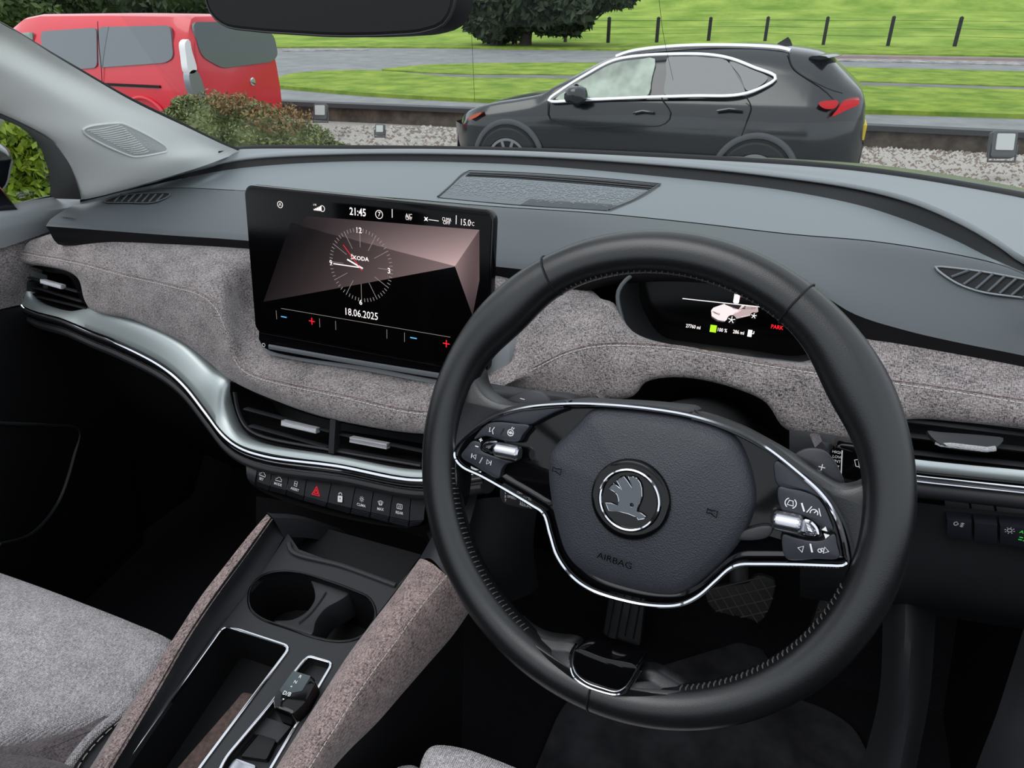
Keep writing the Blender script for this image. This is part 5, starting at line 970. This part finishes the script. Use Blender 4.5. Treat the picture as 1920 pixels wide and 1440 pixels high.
# ---- seats
ps = thing('car_seat', R_(-.85, .25, -.9), 'passenger seat with light grey woven cushion at lower left', 'seat')
PS = Fr(R_(-.83, .465, -.725), (1, 0, 0), (0, 1, .1))
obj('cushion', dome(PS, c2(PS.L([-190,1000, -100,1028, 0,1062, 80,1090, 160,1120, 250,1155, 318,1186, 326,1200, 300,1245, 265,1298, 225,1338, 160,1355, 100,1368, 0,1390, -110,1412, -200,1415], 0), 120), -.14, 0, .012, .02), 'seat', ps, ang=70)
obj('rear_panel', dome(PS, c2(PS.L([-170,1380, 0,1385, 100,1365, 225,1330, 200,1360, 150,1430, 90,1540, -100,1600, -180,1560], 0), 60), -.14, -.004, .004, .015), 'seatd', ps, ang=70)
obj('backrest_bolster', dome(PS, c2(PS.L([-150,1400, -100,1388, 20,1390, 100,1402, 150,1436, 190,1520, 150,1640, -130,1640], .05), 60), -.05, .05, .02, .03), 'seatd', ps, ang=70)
obj('piping', sweep(cat([PS.q(x, y, .0) for x, y in ((250, 1312), (222, 1340), (190, 1365), (160, 1395), (130, 1435), (105, 1490))], 40), .012, .010, up=PS.n), 'seat', ps)
pn_ = c2(PS.L([255,1322, 228,1350, 196,1374, 168,1402, 142,1438, 118,1495, 180,1500, 240,1400, 300,1300], -.006), 50); obj('side_panel', plate(PS, pn_, -.16, -.006, .004), 'dark', ps)
stitches([PS.q(x, y, -.003) for x, y in ((243, 1338), (215, 1360), (185, 1388), (158, 1420), (138, 1455))], .011, .0014, .008, PS.n, 'stitching', ps)
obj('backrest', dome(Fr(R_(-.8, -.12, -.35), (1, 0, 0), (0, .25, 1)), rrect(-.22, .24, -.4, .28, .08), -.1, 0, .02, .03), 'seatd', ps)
obj('seat_base', box(Fr(R_(-.8, .15, -1.0), (1, 0, 0), (0, 1, 0)), -.2, .2, -.2, .2, 0, .14), 'darker', ps)
ds = thing('car_seat', R_(-.05, .2, -.9), 'driver seat cushion corner just entering the frame below the wheel', 'seat')
DS = Fr(R_(-.22, .40, -.655), (1, 0, 0), (0, 1, .1))
obj('cushion', dome(DS, c2(DS.L([784,1425, 792,1400, 806,1388, 826,1385, 872,1392, 930,1412, 1000,1440, 1200,1515, 1400,1600, 1400,1750, 700,1700, 760,1500], 0), 110), -.13, 0, .008, .014), 'seat', ds, ang=70)
obj('side_bolster', dome(DS, c2(DS.L([736,1436, 752,1428, 780,1428, 790,1440, 780,1500, 740,1600, 690,1600, 700,1480], -.03), 60), -.13, -.03, .004, .01), 'seat', ds, ang=70)
obj('seat_base', box(Fr(R_(-.0, .15, -1.0), (1, 0, 0), (0, 1, 0)), -.2, .2, -.2, .2, 0, .2), 'darker', ds)
# ---- floor, mat, pedals, bulkhead
struct('floor', grid([[R_(-1.3, -1.3, -1.02), R_(.5, -1.3, -1.02)], [R_(-1.3, 1.0, -1.02), R_(.5, 1.0, -1.02)], [R_(-1.3, 1.2, -.75), R_(.5, 1.2, -.75)], [R_(-1.3, 1.22, -.3), R_(.5, 1.22, -.3)]]), 'carpet', smooth=False)
FM = Fr(R_(0, .6, -1.015), (1, 0, 0), (0, 1, 0)); M['mat'] = mat('grey black mat pile', S(42, 42, 46), .95, spec=.1, bump=.8, bscale=700, col2=S(64, 64, 68), cscale=12)
fmat = obj('floor_mat', plate(FM, crn(FM.L([1060,1310, 1420,1200, 1470,1310, 1545,1335, 1600,1370, 1650,1470, 1700,1640, 900,1700]), .05), 0, .012, .004), 'mat'); tag(fmat, 'dark carpet mat on the floor under the steering wheel', 'floor mat')
fmat['clip'] = 1
bp = thing('brake_pedal', Y(1385, 1125, .93), 'wide ribbed rubber brake pedal seen through the wheel', 'pedal')
PFm = Fr(Y(1385, 1125, .93), (1, 0, 0), (0, .45, .9)); brk = c2(PFm.L([1323,1107, 1343,1100, 1380,1096, 1403,1092, 1418,1079, 1440,1082, 1453,1090, 1451,1117, 1440,1147, 1423,1167, 1403,1160, 1360,1152, 1337,1143, 1325,1125]), 60)
obj('pad', plate(PFm, brk, -.015, 0, .003), 'rubber', bp)
gs = []; poly = [V(p) for p in brk]
def inside(u, v):
    c = False; j = len(poly)-1
    for i in range(len(poly)):
        if (poly[i].y > v) != (poly[j].y > v) and u < (poly[j].x-poly[i].x)*(v-poly[i].y)/(poly[j].y-poly[i].y)+poly[i].x: c = not c
        j = i
    return c
def ridges(sl, off):
    out = []
    for o_ in off:
        seg = []
        for k in range(60):
            u = -.06+.12*k/59; v = o_+sl*u
            if inside(u, v): seg.append(PFm.p(u, v, .0012))
        if len(seg) > 3: out.append(sweep([seg[0], seg[-1]], .0022, .003, up=PFm.n, segs=6))
    return out
M['ridge'] = mat('worn rubber rib', S(74, 70, 68), .6); obj('rib', join(*(ridges(-1.1, [-.09, -.07, -.05, -.03, -.01, .01, .03, .05, .07])+ridges(.55, [-.05, -.03, -.01, .01, .03]))), 'ridge', bp)
obj('pedal_arm', sweep(cat([PFm.p(.0, .01, -.015), PFm.p(-.01, .05, -.03), PFm.p(-.02, .16, -.02)], 10), .03, .012, up=PFm.n), 'dark', bp)
ap = thing('accelerator_pedal', Y(1560, 1130, .93), 'tall rubber accelerator pedal half hidden by the wheel rim', 'pedal')
PFm = Fr(Y(1560, 1130, .93), (1, 0, 0), (0, .45, .9)); brk = c2(PFm.L([1552,1085, 1575,1075, 1600,1080, 1605,1100, 1590,1150, 1572,1200, 1545,1196, 1520,1188, 1528,1150, 1542,1110]), 50); poly = [V(p) for p in brk]
obj('pad', plate(PFm, brk, -.015, 0, .003), 'rubber', ap); obj('rib', join(*(ridges(-1.1, [-.07, -.05, -.03, -.01, .01, .03, .05])+ridges(.55, [-.05, -.03, -.01, .01, .03]))), 'ridge', ap)
fr3 = Fr(Y(1170, 1165, .93), (1, 0, 0), (0, .5, .85)); t = thing('footrest', fr3.o, 'dark ribbed footrest left of the brake pedal', 'footrest')
obj('rest_plate', plate(fr3, crn(fr3.L([1145,1090, 1212,1105, 1200,1213, 1130,1190]), .006), -.02, 0, .003), 'dark', t)
for a_, b_ in ((1160, 1152), (1192, 1184)): obj('rib', sweep([fr3.q(a_+6, 1100, .0), fr3.q(b_-4, 1195, .0)], .018, .012, up=fr3.n), 'dark', t)
ft = thing('side_trim', R_(.2, .6, -.8), 'lower side trim post beside the driver footwell at right', 'trim')
obj('post', loft([PX(1655,1040,.76, 1655,1120,.75, 1650,1290,.66, 1615,1440,.55, 1580,1600,.45), PX(1700,1040,.74, 1700,1125,.73, 1700,1290,.64, 1680,1440,.53, 1650,1600,.43), PX(1755,1040,.77, 1755,1135,.76, 1745,1290,.67, 1718,1440,.56, 1690,1600,.46)], 20, 14), 'dark', ft)
struct('door_2', loft([PX(1935,1130,.62, 1900,1240,.58, 1868,1340,.52, 1830,1440,.46, 1780,1600,.4), PX(1990,1120,.58, 1965,1240,.54, 1935,1340,.5, 1900,1440,.42, 1850,1600,.36), PX(2100,1130,.56, 2100,1240,.52, 2090,1340,.48, 2080,1440,.4, 2060,1600,.34)], 24, 14), 'dark', label='dark door edge at the lower right corner')
# ---- passenger door, pillar, windows
pil_o = PX(-60,36,.60, 0,68,.655, 60,104,.71, 130,144,.775, 220,194,.855, 330,245,.965, 400,277,1.06, 437,291,1.12)
pil_m = PX(-60,110,.59, 0,130,.645, 60,160,.70, 130,205,.765, 200,250,.83, 270,285,.90, 330,300,.965, 360,314,1.01)
pil_i = PX(-60,190,.60, 0,213,.65, 50,236,.69, 95,262,.73, 125,300,.765, 140,335,.785, 152,368,.80, 158,374,.81)
pil_o = [R_(-.80, .42, .085)]+pil_o; pil_m = [R_(-.84, .40, .04)]+pil_m; pil_i = [R_(-.87, .38, -.02)]+pil_i
g_pil = loft([[p+V((0, .03, .0)) for p in pil_o], pil_o, [p+V((.012, 0, .0)) for p in pil_m], pil_i, [p+V((-.015, .01, 0)) for p in pil_i]], 70, 30)
# the foot of the pillar meets the dash along a line
pf = loft([PX(330,300,.965, 360,314,1.01, 400,300,1.07, 437,292,1.12), PX(230,330,.88, 300,330,.95, 350,320,1.02, 437,293,1.12), PX(158,374,.81, 200,365,.87, 260,350,.94, 437,294,1.12)], 20, 10)
pt = thing('pillar_trim', pil_m[4], 'light grey windscreen pillar trim with small speaker grille at left', 'pillar trim')
b_pil = bvh(join(g_pil, pf)); obj('pillar_cover', g_pil, 'pillar', pt, ang=60); obj('pillar_foot', pf, 'pillar', pt, ang=60)
gq = [155,243, 162,238, 220,231, 232,233, 311,277, 312,283, 302,286, 258,293, 245,292, 158,250]
P = cat(DR(b_pil, gq, .001), 90, True); obj('grille_rim', sweep(P, .003, .002, up=(.8, -.6, .2), closed=True), 'pillar', pt)
M['pgr'] = mat('grey pillar grille', S(184, 185, 184), .6); c = drape(b_pil, 232, 262, .0008); n = len(P)
sp_ = obj('speaker_grille', ([p for p in P]+[c], [(i, (i+1) % n, n) for i in range(n)]), 'pgr', pt)
gs = []
for k in range(15):
    t0 = k/14; x0_, y0_ = 162+t0*86, 244+t0*44; x1_, y1_ = 222+t0*84, 234+t0*44; m_ = 1-.55*max(0, t0-.1)
    gs.append(sweep(cat(DR(b_pil, [x0_, y0_, x0_+(x1_-x0_)*.35, y0_+(y1_-y0_)*.35+1.5, x0_+(x1_-x0_)*m_, y0_+(y1_-y0_)*m_], .0015), 8), .0016, .0012, segs=4))
obj('rib', join(*gs), 'pillar', sp_)
gs = []
for i in range(200):
    a_, b_ = random.random(), random.random()
    if a_+b_ < 1.0: continue
    x_, y_ = 166+a_*60+b_*82, 245-a_*9+b_*42; p = drape(b_pil, x_, y_, .001); gs.append(([p+V((.0009, 0, 0)), p+V((0, 0, .0009)), p+V((-.0009, 0, 0)), p+V((0, 0, -.0009)), p+V((.0006, -.0009, 0))], [(0, 1, 4), (1, 2, 4), (2, 3, 4), (3, 0, 4)]))
obj('nibs', join(*gs), 'pillar', sp_, smooth=False, kind='stuff')
# black seal and glass border along the pillar and the windscreen base
struct('trim_1', sweep(cat([p+V((-.004, .02, .006)) for p in pil_o], 60), .012, .006, up=(.6, -.6, .5)), 'darker')
struct('trim_2', sweep(cat([p+V((0, .012, .004)) for p in G_], 100), .02, .005, up=(0, -.5, 1)), 'darker')
# windscreen glass
base = cat([p+V((0, .01, .004)) for p in G_], 40); hd_l, hd_r = R_(-.93, .5, .34), R_(.1, .5, .34)
head = [V((hd_l.x+(hd_r.x-hd_l.x)*k/39, .5+.06*math.sin(math.pi*k/39), CAM.z+.34+.01*math.sin(math.pi*k/39))) for k in range(40)]
struct('window_1', loft([base, [a*.5+b*.5+V((0, .03, .03)) for a, b in zip(base, head)], head], 40, 16), 'wind')
hw = [sweep(cat([CAM+ray(x, y)*s for x, y, s in pts], 16), .0006, segs=4) for pts in (((880, 0, .98), (884, 60, 1.07), (890, 190, 1.27)), ((1236, 0, .94), (1243, 60, 1.02), (1262, 150, 1.18)))]
struct('trim_3', join(*hw), 'darker', label='thin heating wires in the windscreen')
# door: window frame, glass, top rail, card
def XX(*a): return [X(a[i], a[i+1], a[i+2]-.055) for i in range(0, len(a), 3)]
dr = struct('door_1', loft([XX(-90,404,-1.12, 0,386,-1.12, 80,372,-1.11, 162,362,-1.10), XX(-90,430,-1.06, 0,412,-1.06, 60,402,-1.06, 158,380,-1.065), XX(-90,480,-1.055, 0,466,-1.055, 60,446,-1.06, 120,425,-1.07)], 30, 10), 'ledge', label='grey door top rail below the passenger window')
obj('door_card', loft([XX(-90,480,-1.065, 0,466,-1.065, 60,446,-1.07, 130,425,-1.08), XX(-90,530,-1.055, 0,515,-1.055, 40,500,-1.06, 130,470,-1.09), XX(-90,600,-1.07, 0,580,-1.07, 36,572,-1.08, 130,560,-1.10)], 20, 10), 'fabric', dr)
obj('door_lower', loft([XX(-90,600,-1.075, 0,582,-1.075, 40,575,-1.08, 200,560,-1.12), XX(-90,760,-1.06, 0,760,-1.06, 120,790,-1.08, 250,800,-1.13), XX(-90,900,-1.04, 0,960,-1.04, 120,900,-1.09, 250,900,-1.14), XX(-200,1100,-1.05, 0,1150,-1.05, 120,1150,-1.1, 300,1150,-1.14)], 24, 20), 'darker', dr)
obj('door_pocket', sweep(cat(XX(-40,788,-1.05, 0,793,-1.05, 90,797,-1.06, 148,808,-1.09, 140,850,-1.09, 110,940,-1.08, 60,1000,-1.05, 0,1020,-1.03), 50), .006, .004, up=(.7, -.7, .2)), 'dark', dr)
obj('window_seal', colloft([[a, a*.5+b*.5, b] for a, b in zip(XX(-60,198,-1.12, 0,222,-1.12, 40,240,-1.12, 70,268,-1.12, 88,310,-1.12, 94,345,-1.12, 93,372,-1.12), PX(-60,192,.60, 0,214,.65, 50,237,.69, 95,263,.73, 125,301,.765, 141,336,.785, 153,374,.80))], 40, 6)[0], 'darker', dr)
obj('glass_edge', sweep(cat(XX(-60,404,-1.12, 20,385,-1.12, 93,368,-1.12), 20), .004, .003), 'schrome', dr)
struct('window_2', loft([XX(-60,196,-1.125, 0,220,-1.125, 60,258,-1.125, 95,345,-1.125), XX(-60,405,-1.125, 0,390,-1.125, 60,376,-1.125, 95,368,-1.125)], 12, 8), 'wind')
fW = Fr(X(45, 365, -1.115), V((-.1, 1, 0)), (0, 0, 1))
struct('trim_4', join(*[text(s, fW, fW.uv(x, y)[0], fW.uv(x, y)[1], .003, sx=.8) for s, x, y in (('SAFETY GLAZING', 44, 360), ('LAMINATED', 42, 365), ('43R-001', 42, 370), ('DOT 24', 60, 364))]), 'white', label='tiny etched safety marks on the passenger window glass')
dm = thing('door_mirror', X(-20, 330, -1.2), 'dark passenger door mirror at the far left edge', 'door mirror')
mF = Fr(X(0, 310, -1.38), (.56, .83, 0), (0, 0, 1)); obj('mirror_shell', plate(mF, c2(mF.L([-160,250, -60,262, -10,274, 16,288, 25,300, 22,316, 12,352, -20,372, -160,380]), 50), -.08, 0, .012), 'blackpaint', dm); obj('mirror_stalk', sweep([X(-30, 340, -1.22), X(12, 395, -1.14)], .03, .02), 'blackpaint', dm)
ws = thing('parked_car', V((-2.6, 1.7, 0)), 'white bonnet glimpsed low through the passenger window', 'car'); pc_ = X(50, 372, -2.4); obj('bonnet', dome(Fr(pc_+V((0, -.1, -.06)), (1, 0, 0), (0, 1, 0)), c2([(-.1, -.6), (.4, -.6), (.5, -.4), (.5, -.2), (.3, -.1), (-.1, -.1)], 40), -.2, 0, .01, .02), mat('white paint', S(226, 230, 232), .3), ws, ang=70)
# cabin sides, rear and passenger backrest, added to keep the screen reflections dark
struct('wall_left', plate(Fr(R_(-1.23, 0, -.64), (0, 1, 0), (0, 0, 1)), [(-1.3, -.4), (1.25, -.4), (1.25, .32), (.8, .34), (-1.3, .38)], -.02, 0), 'darker', smooth=False)
struct('wall_right', plate(Fr(R_(.36, 0, -.64), (0, 1, 0), (0, 0, 1)), [(-1.3, -.4), (1.25, -.4), (1.25, .32), (.8, .34), (-1.3, .38)], 0, .02), 'darker', smooth=False)
struct('wall_back_added', plate(Fr(R_(-.4, -1.3, -.6), (1, 0, 0), (0, 0, 1)), [(-.83, -.42), (.75, -.42), (.75, .25), (-.83, .25)], 0, .05), 'darker', smooth=False)  # unseen rear wall, added; top kept low to let light in
# ---- mirror, roof, bonnet
rm_ = thing('rear_view_mirror', R_(-.42, .6, .02), 'black interior rear-view mirror hanging at the top of the windscreen', 'mirror')
MF = Fr(Y(625, 20, .60), (1, -.02, 0), (0, .05, 1)); mo = c2(MF.L([388,-120, 386,-60, 390,-5, 400,25, 425,48, 480,58, 560,64, 640,68, 740,66, 800,60, 838,44, 855,10, 858,-30, 850,-110, 620,-130]), 80)
obj('shell', plate(MF, mo, -.03, .004, .003), 'darker', rm_); obj('mirror_glass', plate(MF, inset(ccw(mo), .003), .0, .0045), 'darker', rm_)
obj('bezel_edge', sweep([MF.p(a_, b_, .003) for a_, b_ in mo], .002, .003, up=MF.n, closed=True), 'dark', rm_)
obj('mount', sweep([MF.p(0, .04, -.03), MF.p(0, .1, -.09), MF.p(0, .2, -.08)], .04, .03), 'darker', rm_)
struct('ceiling', plate(Fr(R_(-.42, 0, .36), (1, 0, 0), (0, 1, 0)), rrect(-.66, .62, -1.3, .5, .05), 0, .03, holes=[rrect(-.56, .52, -1.2, .42, .05)]), 'hl')  # unseen roof; wide opening made up to let more daylight in
bn = thing('bonnet', R_(-.4, 2.0, -.5), 'dark olive bonnet edge of this car beyond the windscreen', 'bonnet')
M['olive'] = mat('dark olive paint', S(52, 56, 44), .3, coat=.3)
top_b = PX(600,290,1.5, 900,289,1.58, 1200,293,1.6, 1400,297,1.6, 1620,310,1.58, 1800,333,1.5, 1920,355,1.42, 2100,396,1.3)
obj('bonnet_skin', loft([[p+V((0, -.35, -.03)) for p in top_b], top_b, [p+V((0, .4, -.10)) for p in top_b], [p+V((0, .8, -.32)) for p in top_b]], 60, 20), 'olive', bn)
wp = thing('windscreen_wiper', Y(1430, 306, 1.45), 'black wiper arm lying at the base of the windscreen', 'wiper'); obj('wiper_arm', sweep(cat(PX(1320,298,1.45, 1400,301,1.46, 1480,309,1.45, 1530,316,1.42), 20), .008, .006), 'darker', wp)
